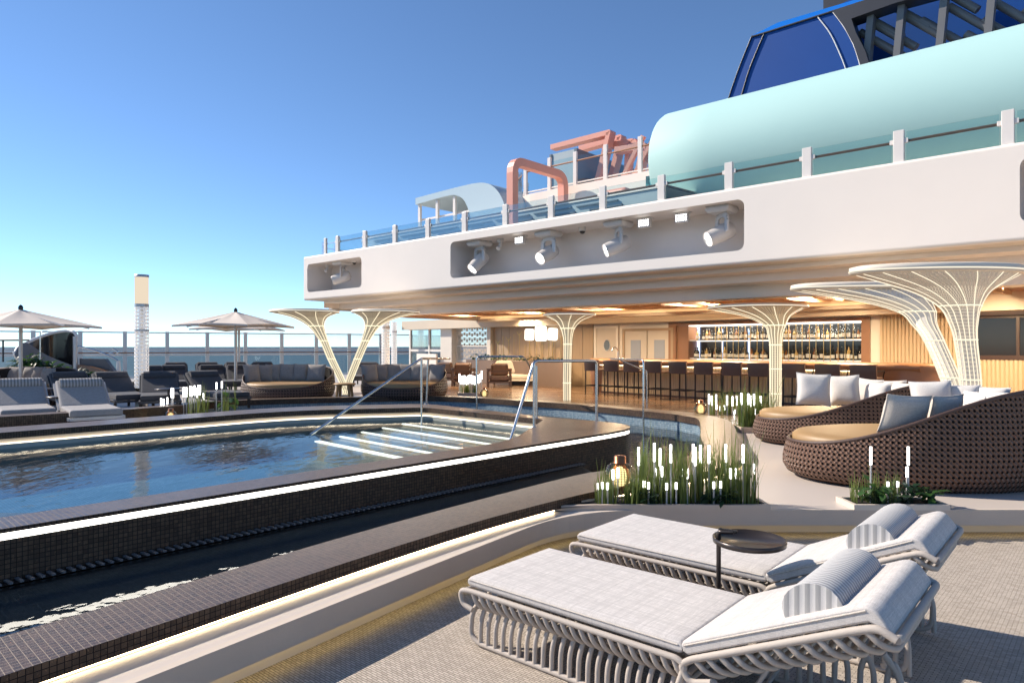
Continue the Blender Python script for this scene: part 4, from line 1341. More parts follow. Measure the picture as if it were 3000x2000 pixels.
m_cap = plain('cap_cream', (0.82, 0.72, 0.58), 0.5, var=0.03, scale=2)
e_rim = emit('led_rim', (1.0, 0.90, 0.72), 0.8)
def cap(par, c, r, t=0.07, over=1.10, ey=1.0):
    MB().lathe([(r * 0.985, 0.0), (r * over, 0.012), (r * over, t), (r * 1.02, t + 0.02)], c=c, n=56, ey=ey).build('cap_disc', m_cap, par)
    MB().tube([(c.x + r * (over + 0.005) * math.cos(2 * PI * j / 56), c.y + ey * r * (over + 0.005) * math.sin(2 * PI * j / 56), c.z + t * 0.45) for j in range(56)], 0.008, 6, True).build('rim_light', e_rim, par)
def pxk(px, py, d, r):
    p = dp(px, py, d); return (p.x, p.y, p.z, r)
# V shaped pair beyond the pool
d = 19.6; q = d / F
vc = thing('flared_column', 'glowing V shaped pair of flared columns behind the woven daybeds', 'column', (0, 0, 0), 0, 'flared lattice columns')
def foot(px, d, r): 
    y = EYE - ZD
    return ((px - 1500) / F * d, d, ZD, r)
o, c, r = arm(vc, [foot(1018, d, .075), pxk(1003, 1118, d, .09), pxk(971, 1051, d, .10), pxk(949, 998, d, .115), pxk(926, 955, d, .22), pxk(908, 930, d, .48), pxk(893, 917, d, .88)], e_core, m_lat_far, 10, 0.0085, rings=(2.35, 1.92, 1.40))
cap(vc, c, r)
o, c, r = arm(vc, [foot(1010, d, .075), pxk(1022, 1118, d, .09), pxk(1048, 1051, d, .10), pxk(1071, 998, d, .115), pxk(1092, 955, d, .22), pxk(1112, 932, d, .48), pxk(1130, 918, d, .88)], e_core, m_lat_far, 10, 0.0085, rings=(2.35, 1.92, 1.40))
cap(vc, c, r)
MB().lathe([(0.2, 0), (0.2, 0.03), (0.1, 0.05)], c=foot(1014, d, 0)[:3], n=16).build('base_plate', m_steel_w, vc)
d = 18.1
sc_ = thing('flared_column', 'glowing upright flared column in front of the cream sofa', 'column', (0, 0, 0), 0, 'flared lattice columns')
o, c, r = arm(sc_, [foot(1661, d, .088), pxk(1661, 1121, d, .092), pxk(1662, 1061, d, .094), pxk(1663, 1008, d, .10), pxk(1663, 985, d, .12), pxk(1663, 962, d, .18), pxk(1665, 940, d, .34), pxk(1668, 926, d, .62)], e_core, m_lat_far, 10, 0.0085, rings=(2.22, 1.81, 1.33, 0.8))
cap(sc_, c, r, 0.06, 1.12)
d = 15.0
sc2 = thing('flared_column', 'glowing upright flared column standing before the bottle shelves', 'column', (0, 0, 0), 0, 'flared lattice columns')
o, c, r = arm(sc2, [foot(2272, d, .11), pxk(2272, 1152, d, .112), pxk(2272, 1080, d, .113), pxk(2272, 1010, d, .118), pxk(2271, 978, d, .15), pxk(2270, 953, d, .22), pxk(2248, 925, d, .48), pxk(2218, 905, d, .95)], e_core, m_lat_far, 14, 0.008, rings=(2.215, 1.79, 1.26, 0.72))
cap(sc2, c, r, 0.06, 1.10)
# near V pair
nv = thing('flared_column', 'large pale V shaped pair of woven flared columns behind the near daybeds', 'column', (0, 0, 0), 0, 'flared lattice columns')
o, c, r = arm(nv, [(6.62, 9.8, ZP, .125), pxk(2845, 1200, 9.8, .125), pxk(2843, 1112, 9.72, .125), pxk(2829, 995, 9.6, .133), pxk(2822, 945, 9.5, .17), pxk(2812, 896, 9.4, .26), pxk(2785, 850, 9.2, .52), pxk(2748, 805, 9.0, 1.04)], e_core_n, m_lat_near, 16, 0.0055, seg=64, rings=(2.31, 1.85, 1.28), sq=0.45)
cap(nv, c, r, 0.09, 1.10, 0.47)
o, c, r = arm(nv, [(6.58, 9.85, ZP, .125), pxk(2810, 1190, 9.95, .125), pxk(2783, 1105, 10.1, .125), pxk(2736, 997, 10.4, .13), pxk(2708, 950, 10.65, .17), pxk(2686, 913, 10.9, .27), pxk(2620, 880, 11.1, .56), pxk(2528, 852, 11.4, 1.08)], e_core_n, m_lat_near, 16, 0.0055, seg=64, rings=(2.30, 1.84, 1.28), sq=0.45)
cap(nv, c, r, 0.09, 1.10, 0.47)

# ------------------------------------------------------------------ lamp column and lattice posts
m_lat_post = lattice('lattice_post', (0.84, 0.80, 0.76), 4.5, 11, 0.22, 0.22, (1.0, 0.95, 0.9))  # faint emission put into the lattice, standing in for light from inside
lc = thing('lamp_column', 'tall lamp column with glowing top above a pierced lattice shaft', 'lamp', at(415, 1190.3, ZD))
MB().lathe([(0.14, 0), (0.14, 0.42), (0.155, 0.44)], n=24).build('base', m_steel, lc)
nj = 32
mb = MB(); mb.grid([[(0.155 * math.cos(2 * PI * j / nj), 0.155 * math.sin(2 * PI * j / nj), z) for z in (0.44, 1.0, 1.6, 2.36)] for j in range(nj + 1)], uvf=lambda i, j: (i / nj, (0.0, 0.29, 0.6, 1.0)[j]))
sf = mb.build('shaft', m_lat_post, lc)
MB().lathe([(0.04, 0.44), (0.04, 2.36)], n=12).build('inner_tube', m_white, sf)
MB().lathe([(0.160, 1.78), (0.160, 1.83)], n=24).build('band', m_post, sf)
MB().lathe([(0.158, 2.36), (0.158, 2.43)], n=24).build('collar', m_steel_w, lc)
MB().lathe([(0.150, 2.43), (0.150, 3.06)], n=24).build('glow_shade', e_lampcol, lc)
MB().lathe([(0.158, 3.06), (0.158, 3.12), (0.0, 3.125)], n=24).build('top_cap', m_steel_w, lc)
def lattice_post(px, d, r, h, label):
    x = (px - 1500) / F * d
    t = thing('lattice_post', label, 'post', (x, d, ZD), 0, 'white lattice posts by the windscreen')
    mb = MB(); mb.grid([[(r * math.cos(2 * PI * j / 24), r * math.sin(2 * PI * j / 24), z * h) for z in (0, .33, .66, 1)] for j in range(25)], uvf=lambda i, j: (i / 24, j / 3))
    mb.build('shaft', m_lat_post, t)
    MB().lathe([(r * 0.3, 0), (r * 0.3, h)], n=12).build('inner_tube', m_white, t)
    MB().lathe([(r * 1.03, h * 0.80), (r * 1.03, h * 0.83)], n=24).build('band', m_post, t)
lattice_post(1130, 25.7, 0.155, 2.62, 'nearer white lattice post beside the flared column pair')
lattice_post(1155, 33.0, 0.135, 2.62, 'farther white lattice post beside the windscreen')
# ------------------------------------------------------------------ the two near loungers
def rounded_slab(mb, x0, x1, y0, y1, z0, z1, r=0.02, n=3, mi=0):
    # cushion: rounded-rectangle section swept between two rounded ends
    nx, ny = 14, 10
    def edge(t, a, b, r):      # parameter with tight rounded ends
        return a + (b - a) * t
    us = [0, 0.25, 0.6, 1.0]
    pts_x = [x0 + r * (1 - math.cos(PI / 2 * u)) for u in us] + [x0 + (x1 - x0) * k / nx for k in range(1, nx)] + [x1 - r * (1 - math.cos(PI / 2 * u)) for u in us[::-1]]
    pts_y = [y0 + r * (1 - math.cos(PI / 2 * u)) for u in us] + [y0 + (y1 - y0) * k / ny for k in range(1, ny)] + [y1 - r * (1 - math.cos(PI / 2 * u)) for u in us[::-1]]
    def hgt(x, y):
        dx = min(x - x0, x1 - x, r) / r; dy = min(y - y0, y1 - y, r) / r
        f = math.sqrt(max(0, 1 - (1 - dx) ** 2)) * math.sqrt(max(0, 1 - (1 - dy) ** 2))
        return f
    zm = (z0 + z1) / 2; hh = (z1 - z0) / 2
    top = [[(x, y, z1 - r + r * hgt(x, y)) for y in pts_y] for x in pts_x]
    bot = [[(x, y, z0 + r - r * hgt(x, y)) for y in pts_y[::-1]] for x in pts_x]
    mb.grid(top, mi); mb.grid(bot, mi)
    bx = [(x, y0) for x in pts_x] + [(x1, y) for y in pts_y[1:]] + [(x, y1) for x in pts_x[::-1][1:]] + [(x0, y) for y in pts_y[::-1][1:]]
    mb.ribbon(bx, z0 + r, z1 - r, sm=True, mi=mi)
    return mb
BA = math.atan2(0.363, 0.786)                      # slope of the backrest
m_bend = striped('bolster_end_rows', (0.60, 0.58, 0.56), (0.33, 0.325, 0.32), 0, 0.042)
def make_lounger(label):
    t = thing('sun_lounger', label, 'sun lounger', (-0.27, 4.0, 0), LANG, 'pale plaid sun loungers on the woven floor')
    WD, SL, BL = 0.80, 1.37, 0.87
    zt = 0.405
    sc = MB(); rounded_slab(sc, 0.005, SL, 0.012, WD - 0.012, zt - 0.062, zt, 0.022)
    s_ = sc.build('seat_cushion', m_cush, t)
    pip = MB()
    for z in (zt - 0.018,):
        pip.tube([(0.02, 0.011, z), (SL - 0.02, 0.011, z)], 0.004, 5); pip.tube([(0.004, 0.03, z), (0.004, WD - 0.03, z)], 0.004, 5)
    pip.build('piping', m_pshade_pip, s_)
    # seat frame: a rail bent down at both ends on each side and ribs slung beneath
    fr = MB()
    for y in (0.004, WD - 0.004):
        loop = bend([(SL - 0.02, y, zt - 0.215), (SL + 0.02, y, zt - 0.10), (SL - 0.02, y, zt - 0.078), (0.03, y, zt - 0.078), (-0.05, y, zt - 0.09), (-0.035, y, zt - 0.165), (0.05, y, zt - 0.185)], 0.05, 5)
        fr.tube(loop, 0.0155, 9)
    fr.tube([(-0.012, 0.0, zt - 0.085), (-0.012, WD, zt - 0.085)], 0.0145, 8)
    nr = 23
    for i in range(nr):
        x = 0.05 + (SL - 0.09) * i / (nr - 1)
        P = bend([(x, 0.004, zt - 0.08), (x + 0.03, 0.012, zt - 0.15), (x + 0.045, 0.085, zt - 0.195), (x + 0.045, WD - 0.085, zt - 0.195), (x + 0.03, WD - 0.012, zt - 0.15), (x, WD - 0.004, zt - 0.08)], 0.06, 4)
        fr.tube(P, 0.0138, 7)
    fr.build('seat_frame', m_rope, t)
    # backrest, hinged at the seat's end
    bk = bpy.data.objects.new('backrest', None)
    M = Matrix.Translation((SL + 0.012, 0, zt - 0.062)) @ Matrix.Rotation(-BA, 4, 'Y')
    bc = MB()
    # one swept section: flat pad whose head end rolls over the frame and hangs a little behind
    pc = catmull([(0.0, 0, 0.018), (0.0, 0, 0.045), (0.018, 0, 0.062)], 3) + [Vector((BL * k / 8, 0, 0.063)) for k in range(1, 8)] + \
        catmull([(BL - 0.05, 0, 0.063), (BL - 0.012, 0, 0.058), (BL + 0.014, 0, 0.036), (BL + 0.028, 0, 0.0), (BL + 0.036, 0, -0.055), (BL + 0.024, 0, -0.070), (BL + 0.008, 0, -0.058), (BL - 0.008, 0, -0.02), (BL - 0.03, 0, 0.0)], 3) + \
        [Vector((BL * k / 8, 0, 0.0)) for k in range(7, 0, -1)] + [Vector((0.018, 0, 0.0))]
    pp = [(q.x, q.z) for q in pc]
    pp2 = []
    for q in pp:
        if not pp2 or math.hypot(q[0] - pp2[-1][0], q[1] - pp2[-1][1]) > 1e-4: pp2.append(q)
    i1, i2 = offset(pp2, -0.010, True), offset(pp2, -0.003, True)
    rows = [(0.012, i1), (0.015, i2), (0.024, pp2), (WD * 0.33, pp2), (WD * 0.66, pp2), (WD - 0.024, pp2), (WD - 0.015, i2), (WD - 0.012, i1)]
    bc.grid([[(q[0], y, q[1]) for q in ring_ + ring_[:1]] for y, ring_ in rows])
    for y, ring_ in (rows[0], rows[-1]): bc.add([(q[0], y, q[1]) for q in ring_], [tuple(range(len(ring_)))[::(1 if y < 0.1 else -1)]])
    bc.xf(M)
    b_ = bc.build('back_cushion', m_cush, t)
    pip = MB(); pip.tube([(0.02, 0.011, 0.044), (BL - 0.02, 0.011, 0.044)], 0.004, 5); pip.xf(M); pip.build('piping', m_pshade_pip, b_)
    bf = MB()
    for y in (0.004, WD - 0.004):
        loop = bend([(0.09, y, -0.125), (-0.02, y, -0.11), (-0.03, y, -0.03), (0.03, y, -0.017), (BL - 0.09, y, -0.017), (BL - 0.0, y, -0.022), (BL + 0.044, y, -0.075)], 0.06, 5)
        bf.tube(loop, 0.0165, 9)
    bf.tube(bend([(BL + 0.044, 0.004, -0.075), (BL + 0.047, 0.05, -0.079), (BL + 0.047, WD - 0.05, -0.079), (BL + 0.044, WD - 0.004, -0.075)], 0.03), 0.0165, 9)
    nr = 13
    for i in range(nr):
        x = 0.05 + (BL - 0.10) * i / (nr - 1)
        P = bend([(x, 0.004, -0.02), (x + 0.03, 0.012, -0.085), (x + 0.05, 0.085, -0.13), (x + 0.05, WD - 0.085, -0.13), (x + 0.03, WD - 0.012, -0.085), (x, WD - 0.004, -0.02)], 0.06, 4)
        bf.tube(P, 0.0138, 7)
    bf.xf(M); bf.build('back_frame', m_rope, t)
    # bolster: half round striped roll
    bo = MB()
    pr = [(0.50, 0.06)] + [(0.625 - 0.125 * math.cos(PI * j / 12), 0.062 + 0.115 * math.sin(PI * j / 12) ** 0.85) for j in range(13)]
    y0, y1 = 0.075, 0.725
    n_ = len(pr)
    bo.grid([[(p[0], y, p[1]) for p in pr] for y in [y0 + (y1 - y0) * k / 8 for k in range(9)]], uvf=lambda i, j: (0, (y0 + (y1 - y0) * i / 8)))
    bo.xf(M); b2 = bo.build('bolster', striped('bolster_rows', (0.60, 0.59, 0.58), (0.31, 0.31, 0.315), 1, 0.027, use_uv=False), t)
    for y in (y0, y1):
        en = MB(); en.add([(p[0], y, p[1]) for p in pr[1:]], [tuple(range(n_ - 1))[::(1 if y == y0 else -1)]])
        en.xf(M); en.build('bolster_end', m_bend, b2)
    # base: floor rail with bowed uprights on each side
    ba = MB()
    for y, sg in ((0.045, 1), (WD - 0.045, -1)):
        ba.tube(bend([(0.06, y + sg * 0.10, 0.285), (0.0, y + sg * 0.01, 0.20), (-0.005, y, 0.05), (0.06, y, 0.016), (2.02, y, 0.016), (2.10, y, 0.05), (2.11, y, 0.20), (2.04, y + sg * 0.02, 0.30)], 0.07, 5), 0.0155, 9)
        k = 0; x = 0.075
        while x < 2.06:
            hz = 0.30 if x < SL else 0.245
            if x < SL:
                P = bend([(x, y, 0.02), (x + 0.004, y, 0.15), (x + 0.02, y + sg * 0.03, 0.245), (x + 0.05, y + sg * 0.14, 0.272)], 0.09, 5)
            else:
                P = bend([(x, y, 0.02), (x + 0.004, y, 0.20), (x + 0.033, y + sg * 0.005, 0.275), (x + 0.062, y, 0.20), (x + 0.066, y, 0.02)], 0.05, 4) if k % 2 == 0 else [(x, y, 0.02), (x, y, 0.05)]
            ba.tube(P, 0.0138, 7)
            x += 0.058; k += 1
        ba.tube([(0.10, y + sg * 0.14, 0.272), (SL, y + sg * 0.14, 0.272)], 0.0125, 7)
    for x in (0.12, SL - 0.05): ba.tube([(x, 0.18, 0.262), (x, WD - 0.18, 0.262)], 0.012, 6)
    ba.build('base_frame', m_rope, t)
    for y in (0.22, WD - 0.22):
        MB().tube([(SL + 0.42, y, 0.50), (SL + 0.16, y, 0.02)], 0.011, 8).build('prop_bar', m_steel_w, t)
    return t
l1 = make_lounger('nearest pale plaid sun lounger with striped bolster on the woven floor')
aV, bV = Vector((LA.x, LA.y, 0)), Vector((-LA.y, LA.x, 0))
l2 = dup(l1, Vector((-0.27, 4.0, 0)) + aV * -0.06 + bV * 1.19, None, 'pale plaid sun lounger partly behind the bronze side table')
# side table between them
st = thing('side_table', 'round bronze tray table between the two plaid sun loungers', 'side table', (1.385, 3.985, 0))
MB().lathe([(0.0, 0.600), (0.195, 0.600), (0.205, 0.606), (0.207, 0.632), (0.199, 0.634), (0.196, 0.612), (0.0, 0.611)], n=56).build('tray', m_tray, st)
pole = Vector((-0.165, 0.045, 0))
MB().tube(bend([pole + Vector((0, 0, 0.0)), pole + Vector((0, 0, 0.66)), pole + Vector((0.07, -0.055, 0.672))], 0.02, 4), 0.014, 10).build('pole', m_tray, st)
MB().obox(pole + Vector((0.045, -0.035, 0.675)), 0.055, 0.012, 0.008, Matrix.Rotation(math.atan2(-0.055, 0.07), 3, 'Z')).build('handle', m_black, st, bevel=0.004)
MB().lathe([(0.15, 0), (0.155, 0.008), (0.15, 0.016), (0.0, 0.018)], c=tuple(pole), n=32).build('foot_plate', m_tray, st)

# ------------------------------------------------------------------ planters, grasses, leafy plants
rg = random.Random(5)
def blade(mb, x, y, z, h, lean, az, w):
    dx, dy = math.cos(az), math.sin(az)
    px_, py_ = -dy, dx
    vs = []
    for k, f in enumerate((0, 0.4, 0.75, 1.0)):
        o = lean * f * f
        ww = w * (1 - f ** 1.6) + 0.0006
        c = Vector((x + dx * o, y + dy * o, z + h * f * (1 - 0.12 * f * lean / max(h, .01))))
        vs += [c + Vector((px_, py_, 0)) * ww, c - Vector((px_, py_, 0)) * ww]
    mb.add(vs, [(0, 1, 3, 2), (2, 3, 5, 4), (4, 5, 7, 6)], 0, True)
def grass_patch(n, box, z, h0, h1, w, name='grass'):
    mb = MB()
    cl = [(rg.uniform(box[0], box[1]), rg.uniform(box[2], box[3])) for _ in range(max(6, n // 14))]
    for i in range(n):
        c = rg.choice(cl)
        x = min(max(c[0] + rg.gauss(0, 0.035), box[0]), box[1]); y = min(max(c[1] + rg.gauss(0, 0.035), box[2]), box[3])
        h = rg.uniform(h0, h1) * (1.35 if rg.random() < 0.08 else 1)
        blade(mb, x, y, z, h, rg.uniform(0.0, 0.30) * h, rg.uniform(0, 2 * PI), w * rg.uniform(0.6, 1.3))
    o = mb.build(name, [m_grass])
    o['kind'] = 'stuff'
    return o
def leaf(mb, p, d, up, L, Wd, mi=0, cup=0.25):
    d = d.normalized(); s_ = d.cross(up)
    s_ = s_.normalized() if s_.length > 1e-4 else Vector((1, 0, 0))
    u = s_.cross(d).normalized()
    vs = []; fs = []
    prof = ((0, 0.02), (0.2, 0.65), (0.5, 1.0), (0.8, 0.6), (1, 0.02))
    for k, (f, wf) in enumerate(prof):
        c = p + d * (L * f) - u * (L * 0.25 * f * f)
        vs += [c + s_ * (Wd * wf) + u * (cup * Wd * wf), c - u * 0.0, c - s_ * (Wd * wf) + u * (cup * Wd * wf)]
    for k in range(len(prof) - 1):
        a = k * 3
        fs += [(a, a + 1, a + 4, a + 3), (a + 1, a + 2, a + 5, a + 4)]
    mb.add(vs, fs, mi, True)
def leafy(loc, h, spread, n, L, Wd, label, m=None, group=None, name='leafy_plant'):
    mb = MB(); sm_ = MB()
    for i in range(n):
        a = rg.uniform(0, 2 * PI); el = rg.uniform(0.2, 1.25)
        base = Vector((rg.gauss(0, spread * 0.2), rg.gauss(0, spread * 0.2), 0))
        d = Vector((math.cos(a) * math.cos(el), math.sin(a) * math.cos(el), math.sin(el)))
        r_ = rg.uniform(0.4, 1.0)
        tip = base + Vector((d.x * spread * r_, d.y * spread * r_, h * (0.25 + 0.75 * math.sin(el)) * r_))
        sm_.tube([base, (base + tip) * 0.5 + Vector((0, 0, 0.05 * h)), tip], 0.004, 4)
        leaf(mb, tip, Vector((d.x, d.y, rg.uniform(-0.5, 0.5))), Vector((0, 0, 1)), L * rg.uniform(0.7, 1.3), Wd * rg.uniform(0.7, 1.2))
    t = thing(name, label, 'plant', loc, 0, group)
    mb.build('foliage', m or m_leaf, t); sm_.build('stems', m_leaf_d, t)
    return t
def stake(loc, h, tip, label, group, r=0.011):
    mb = MB()
    t = thing('light_stake', label, 'garden light', loc, 0, group)
    MB().lathe([(r * 0.75, 0), (r * 0.75, h - tip)], n=8).build('stem', m_steel_w, t)
    MB().lathe([(r, h - tip), (r, h), (0, h)], n=10).build('glow_tip', e_stick, t)
    return t
# front planter, curved at its left end, flush with the terrace edge
fp = thing('planter', 'long grey stone planter of tall grasses on the terrace edge', 'planter')
px0, px1, py0, py1 = 0.74, 2.37, 6.262, 6.66
mb = MB()
pl = [(0.22, 6.12), (0.42, 6.22), (0.74, 6.258), (px1, py0 - 0.004), (px1, py1), (1.1, py1), (0.62, 6.45)]
inn = offset(pl, 0.035, True)
mb.ribbon(pl, ZP, 0.300, closed=True)
mb.strip([(p[0], p[1], 0.300) for p in pl], [(p[0], p[1], 0.300) for p in inn], closed=True)
mb.ribbon(inn, ZP + 0.03, 0.300, closed=True, flip=True)
mb.build('box', m_stone_g, fp)
MB().prism(inn, ZP + 0.005, ZP + 0.035).build('soil', m_soil, fp)
g_ = grass_patch(620, (1.22, 2.28, 6.32, 6.60), 0.28, 0.30, 0.62, 0.006)
g_['label'] = 'tall slender green grass growing in the long front planter'
g2 = grass_patch(260, (0.76, 1.24, 6.32, 6.55), 0.28, 0.14, 0.34, 0.0055)
for px, py, m_ in ((1905, 1440, m_leaf_d), (2125, 1438, m_leaf_d), (2085, 1452, m_leaf_d)):
    p = dp(px, py, 6.36)
    leafy((p.x, 6.36, 0.285), 0.15, 0.09, 26, 0.085, 0.03, {1905: 'dark leafy fern low among the grasses, nearest the amber lantern', 2125: 'dark leafy fern low in the grasses at the far end of the front planter', 2085: 'small dark fern low in the grasses between two light stakes'}[px], m_, 'low ferns in the front planter', 'fern')
tips = [(1871, 1310, 'T'), (1917, 1298, 'T'), (1934, 1313, 'T'), (1965, 1302, 'T'), (2031, 1300, 'T'), (2037, 1310, 'T'), (2052, 1303, 'T'), (2077, 1304, 'T'), (2126, 1301, 'T'), (2177, 1302, 'T'),
        (1796, 1375, 'M'), (1810, 1370, 'M'), (1922, 1371, 'M'), (1939, 1366, 'M'), (2000, 1373, 'M'), (2014, 1372, 'M'), (2140, 1372, 'M'), (2154, 1371, 'M'), (2210, 1358, 'M'),
        (1752, 1414, 'S'), (1764, 1412, 'S'), (1780, 1414, 'S'), (1887, 1408, 'S'), (1900, 1412, 'S'), (1953, 1415, 'S'), (1981, 1413, 'S'), (2091, 1411, 'S'), (2111, 1409, 'S')]
for px, py, k in tips:
    y = rg.uniform(6.34, 6.52) if k != 'S' else 6.33
    p = dp(px, py, y)
    if p.x < 0.80: y = 6.42; p = dp(px, py, y)
    h = p.z - 0.283
    tl = {'T': 0.17, 'M': 0.095, 'S': 0.06}[k]
    stake((p.x, y, 0.283), h, min(tl, h * 0.6), {'T': 'tall light stake with a long glowing tip among the grasses of the front planter', 'M': 'middle height light stake with a glowing tip in the front planter', 'S': 'short light stake with a small glowing tip low in the front planter'}[k],
          {'T': 'tall light stakes in the front planter', 'M': 'middle light stakes in the front planter', 'S': 'short light stakes in the front planter'}[k])
# second near planter, at the right
sp = thing('planter', 'low pale stone planter with ferns in front of the woven daybed', 'planter')
bx = [(3.14, 6.262), (4.02, 6.262), (4.02, 6.62), (3.14, 6.62)]
mb = MB(); inn = offset(bx, 0.035, True)
mb.ribbon(bx, ZP, 0.300, closed=True); mb.strip([(p[0], p[1], 0.300) for p in bx], [(p[0], p[1], 0.300) for p in inn], closed=True); mb.ribbon(inn, ZP + 0.03, 0.300, closed=True, flip=True)
mb.build('box', m_stone, sp)
MB().prism(inn, ZP + 0.005, ZP + 0.035).build('soil', m_soil, sp)
grass_patch(120, (3.20, 3.72, 6.34, 6.58), 0.283, 0.14, 0.32, 0.0055)
leafy((3.40, 6.38, 0.285), 0.22, 0.13, 44, 0.10, 0.032, 'bright green fern at the corner of the low pale planter', m_leaf, 'ferns in the low planter', 'fern')
leafy((3.72, 6.44, 0.285), 0.22, 0.13, 36, 0.10, 0.034, 'dark green broad leaved plant in the middle of the low pale planter', m_leaf_d, 'ferns in the low planter')
leafy((3.92, 6.42, 0.285), 0.20, 0.10, 26, 0.10, 0.036, 'small leafy plant at the end of the low pale planter', m_leaf, 'ferns in the low planter')
for px, py, tl, lab in ((2551, 1308, 0.17, 'tall glowing light stake above the bright fern in the low planter'), (2661, 1308, 0.17, 'tallest glowing light stake in the low planter, in front of the wicker'), (2657, 1367, 0.095, 'middle height light stake beside the tallest one in the low planter'), (2601, 1411, 0.05, 'short light stake low in the grass of the low planter'), (2630, 1410, 0.05, 'short light stake near the dark leaved plant in the low planter')):
    p = dp(px, py, 6.42)
    stake((p.x, 6.42, 0.283), p.z - 0.283, tl, lab, 'light stakes in the low planter')
# planter by the bar step
bp_ = thing('planter', 'grey stone planter of lit grasses beside the far daybed', 'planter')
bx = [(3.98, 11.86), (5.3, 11.86), (5.3, 12.34), (3.98, 12.34)]
mb = MB(); inn = offset(bx, 0.04, True)
mb.ribbon(bx, ZP, 0.345, closed=True); mb.strip([(p[0], p[1], 0.345) for p in bx], [(p[0], p[1], 0.345) for p in inn], closed=True); mb.ribbon(inn, ZP, 0.345, closed=True, flip=True)
mb.build('box', m_stone_g, bp_)
MB().prism(inn, ZP + 0.005, 0.325).build('soil', m_soil, bp_)
grass_patch(130, (4.15, 4.75, 14.1, 14.5), 0.33, 0.25, 0.6, 0.008)
grass_patch(330, (4.02, 4.62, 11.92, 12.28), 0.325, 0.30, 0.75, 0.009)
for i, px in enumerate((2077, 2085, 2098, 2130, 2146, 2158, 2172, 2192, 2198, 2209, 2228, 2122, 2152, 2175, 2194, 2215, 2099, 2110)):
    y = (12.05 if px > 2165 else 14.2) + 0.1 * (i % 3)
    py = 1155 + rg.uniform(-4, 6) if i < 11 else 1188 + rg.uniform(-5, 12)
    p = dp(px, py, y)
    zb = 0.335
    stake((p.x, y, zb), p.z - zb, 0.20 if i < 11 else 0.10, 'slim glowing light stake among the lit grasses by the far daybed', 'light stakes by the bar step', 0.016)
# amber lanterns
def lantern(loc, sc, label):
    t = thing('lantern', label, 'lantern', loc, 0, 'amber glass lanterns with copper caps')
    t.scale = (sc, sc, sc)
    g = MB().lathe([(0.085, 0.0), (0.135, 0.03), (0.158, 0.10), (0.155, 0.17), (0.12, 0.235), (0.07, 0.26)], n=32).build('glass_jar', g_amber, t)
    MB().lathe([(0.07, 0.255), (0.06, 0.262), (0.06, 0.325), (0.05, 0.332), (0, 0.332)], n=24).build('cap', m_copper, t)
    co_ = MB()
    rr = [(0.062, 0.02), (0.088, 0.06), (0.092, 0.13), (0.078, 0.19), (0.045, 0.235)]
    for k in range(16):
        a = 2 * PI * k / 16
        co_.tube([(r * math.cos(a), r * math.sin(a), z) for r, z in rr], 0.0028, 4)
    for k in range(12):
        z = 0.03 + 0.0165 * k
        r = next(r0 + (r1 - r0) * (z - z0) / (z1 - z0) for (r0, z0), (r1, z1) in zip(rr, rr[1:]) if z0 <= z <= z1 + 1e-6)
        co_.tube([(r * math.cos(2 * PI * j / 20), r * math.sin(2 * PI * j / 20), z) for j in range(20)], 0.0028, 4, True)
    co_.build('wire_cage', m_copper, t)
    MB().lathe([(0.045, 0.025), (0.066, 0.06), (0.07, 0.13), (0.055, 0.19), (0.02, 0.22)], n=16).build('glow', e_amber, t)
    return t
lantern((1.085, 6.86, 0.285 + 0.04), 1.0, 'largest amber lantern in the grasses at the pool channel')
lantern((*at(2053, 1213, 0.40)[:2], 0.405), 0.85, 'amber lantern on the dark bank in front of the bar stools')
lantern((*at(1419, 1161, 0.345)[:2], 0.335), 0.8, 'amber lantern glowing at the edge of the wooden lounge floor')
lantern((-6.45, 12.9, 0.345 - 0.012), 0.75, 'amber lantern between the grey loungers and the pool kerb')
